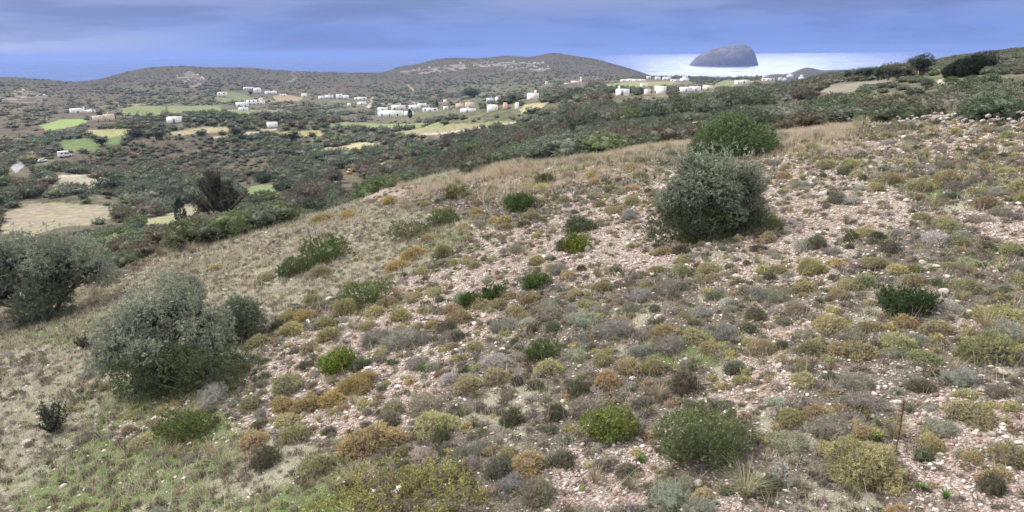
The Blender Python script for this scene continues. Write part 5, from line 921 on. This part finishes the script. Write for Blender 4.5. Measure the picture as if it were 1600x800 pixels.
mid_tree(370, 214, 20, .8, 'dark tree below the lone white house track', col=(.05, .065, .045)); mid_tree(172, 302, 50, .5, 'broad dark bush cluster beside the pale dirt field', col=(.06, .078, .05), n=1300); mid_tree(80, 268, 20, .5, 'small dark tree beside the camper van track', ci=2); mid_tree(392, 150, 9, 1.1, 'dark round tree before the tall white house', col=(.045, .06, .05)); mid_tree(735, 152, 40, .3, 'wide green tree crown behind the peach mansion', col=(.08, .11, .06)); mid_tree(800, 160, 20, .6, 'green tree between the blue house and corner-tower house', col=(.08, .10, .06))
mid_tree(1000, 146, 14, .7, 'dark round tree between two bright white cube houses', col=(.05, .065, .05)); mid_tree(1270, 168, 34, .6, 'rounded dark tree beside a bare patch on the upper slope', col=(.06, .075, .05)); mid_tree(1310, 175, 24, .6, 'smaller rounded tree uphill of the bare patch', col=(.065, .08, .055)); mid_tree(1447, 140, 28, .65, 'grey-green rounded tree below the tall skyline pine', ci=1)
for i, (px, py, wp, hp) in enumerate(((1325, 127, 14, 12), (1340, 126, 18, 16), (1356, 126, 18, 18), (1372, 126, 18, 18), (1388, 125, 18, 18), (1402, 124, 16, 17), (1418, 123, 14, 15))): mid_tree(px, py, wp * 1.6, .72, ['first', 'second', 'third', 'fourth', 'fifth', 'sixth', 'seventh'][i] + ' dark pine of the low windbreak row, counted from the sea side', col=(.042, .056, .04), n=700)
for i, (px, py, wp, hp) in enumerate(((1484, 124, 19, 17), (1496, 122, 20, 21), (1506, 121, 18, 22), (1518, 119, 19, 24), (1528, 117, 20, 22))): cypress(px, py, wp, hp, ['first', 'second', 'third', 'fourth', 'fifth'][i] + ' dark conifer of the uphill row, counted from the sea side')
# reeds by the road
X, Y, zz, W, d = at(46, 254, 28); V, F, C_, M_ = tuft(3, (.38, .34, .20), 500, .45, .55, .02, (.25, .24, .12)); o = link('reed_clump', mesh_np('reed_clump', V, F, C_, (GRASS,)), None, (X, Y, zz), 0, W); thing(o, None, 'reeds', fixed='pale straw reed clump between the road and the parked car')
# ------------------------------------------------------------------ haze
HZ = 21000; V, F = box(-HZ, -HZ, -40, HZ, HZ, 158); me = mesh_np('haze', V, F); m, t = new_mat('haze_air'); pv = nn(t, 'ShaderNodeVolumePrincipled'); pv.inputs['Color'].default_value = (.26, .385, .80, 1); pv.inputs['Density'].default_value = 0.9e-4; pv.inputs['Anisotropy'].default_value = 0.1
o_ = nn(t, 'ShaderNodeOutputMaterial'); t.links.new(pv.outputs[0], o_.inputs['Volume']); me.materials.append(m); kind(link('haze', me), 'stuff')
# ------------------------------------------------------------------ labels: look + where it stands by something one can find
LM = [(1120, 310, 'the big rounded olive bush'), (1143, 215, 'the bright green domed bush'), (272, 540, 'the large silvery olive'), (75, 440, 'the broad spreading olive'), (640, 760, 'the red-stemmed leafy shrub'), (1345, 735, 'the biggest golden cushion'), (1098, 670, 'the wide lentisk bush'), (1399, 680, 'the upright brown stalk'),
 (955, 655, 'the lime-green bush'), (1416, 470, 'the near-black kermes shrub'), (901, 380, 'the small yellow-green bush'), (570, 455, 'the smooth green dome bush'), (84, 660, 'the dark spiky sapling'), (495, 395, 'the twin green bushes'), (1500, 190, 'the tumbled stone wall'), (102, 240, 'the camper van'), (346, 310, 'the open-branched tree'), (546, 268, 'the orange digger'),
 (728, 165, 'the peach mansion'), (609, 177, 'the white compound'), (900, 127, 'the bell tower church'), (272, 187, 'the lone white house'), (140, 226, 'the bright green field'), (1440, 105, 'the tall skyline pine'), (972, 144, 'the white box house'), (1090, 140, 'the wide cream-and-white houses'), (90, 340, 'the sandy dirt field'), (531, 565, 'the yellow-tipped bush'), (290, 665, 'the flat mossy shrub'), (397, 163, 'the white hillside hamlet'), (1510, 108, 'the uphill conifer row'), (458, 215, 'the very dark round tree'), (700, 340, 'the upper-slope green bush'), (812, 317, 'the loose spiky bush'), (520, 160, 'the white houses under the hill'), (1165, 790, 'the pale bottom tuft'), (1260, 160, 'the upper bare patch'), (830, 150, 'the corner-tower house'), (848, 545, 'the grey-twigged green bush'), (1540, 555, 'the big olive-gold mound'), (800, 210, 'the brown valley knoll'), (1040, 122, 'the coastal white village')]
ORD = ['', 'second', 'third', 'fourth', 'fifth', 'sixth', 'seventh', 'eighth', 'ninth', 'tenth', 'eleventh', 'twelfth', 'thirteenth', 'fourteenth', 'fifteenth', 'sixteenth', 'seventeenth', 'eighteenth', 'nineteenth', 'twentieth'] + [f'twenty-{x}' for x in 'first second third fourth fifth sixth seventh eighth ninth'.split()] + ['thirtieth'] + [f'thirty-{x}' for x in 'first second third fourth fifth sixth seventh eighth ninth'.split()]
buck = {}
for (o, desc, px, py) in THINGS:
    dd = [((px - a) ** 2 + ((py - b) * 1.6) ** 2, i) for i, (a, b, n) in enumerate(LM)]; d2, i = min(dd); a, b, n = LM[i]; ddx, ddy = px - a, (py - b) * 1.6
    rel = ('right of' if ddx > 0 else 'left of') if abs(ddx) > abs(ddy) * 1.2 else ('below' if ddy > 0 else 'above'); 
    if abs(ddx) > abs(ddy) * .5 and abs(ddx) <= abs(ddy) * 1.2: rel = ('lower ' if ddy > 0 else 'upper ') + ('right of' if ddx > 0 else 'left of')
    buck.setdefault((desc, rel, n), []).append((d2, o))
for (desc, rel, n), lst in buck.items():
    lst.sort(key=lambda q_: q_[0])
    for i, (d2, o) in enumerate(lst):
        if len(lst) == 1: o['label'] = f'{desc} {rel} {n}'
        else: o['label'] = f'{desc} {rel} {n}, ' + ('closest to it' if i == 0 else f'{ORD[min(i, len(ORD) - 1)]} closest')
        if len(o['label'].split()) > 15: o['label'] = o['label'].replace('scrub bush', 'bush').replace('valley tree', 'tree').replace('small round ', 'small ')
print('things', len(THINGS), 'longest', max(len(o['label'].split()) for o, *_ in THINGS), flush=True)
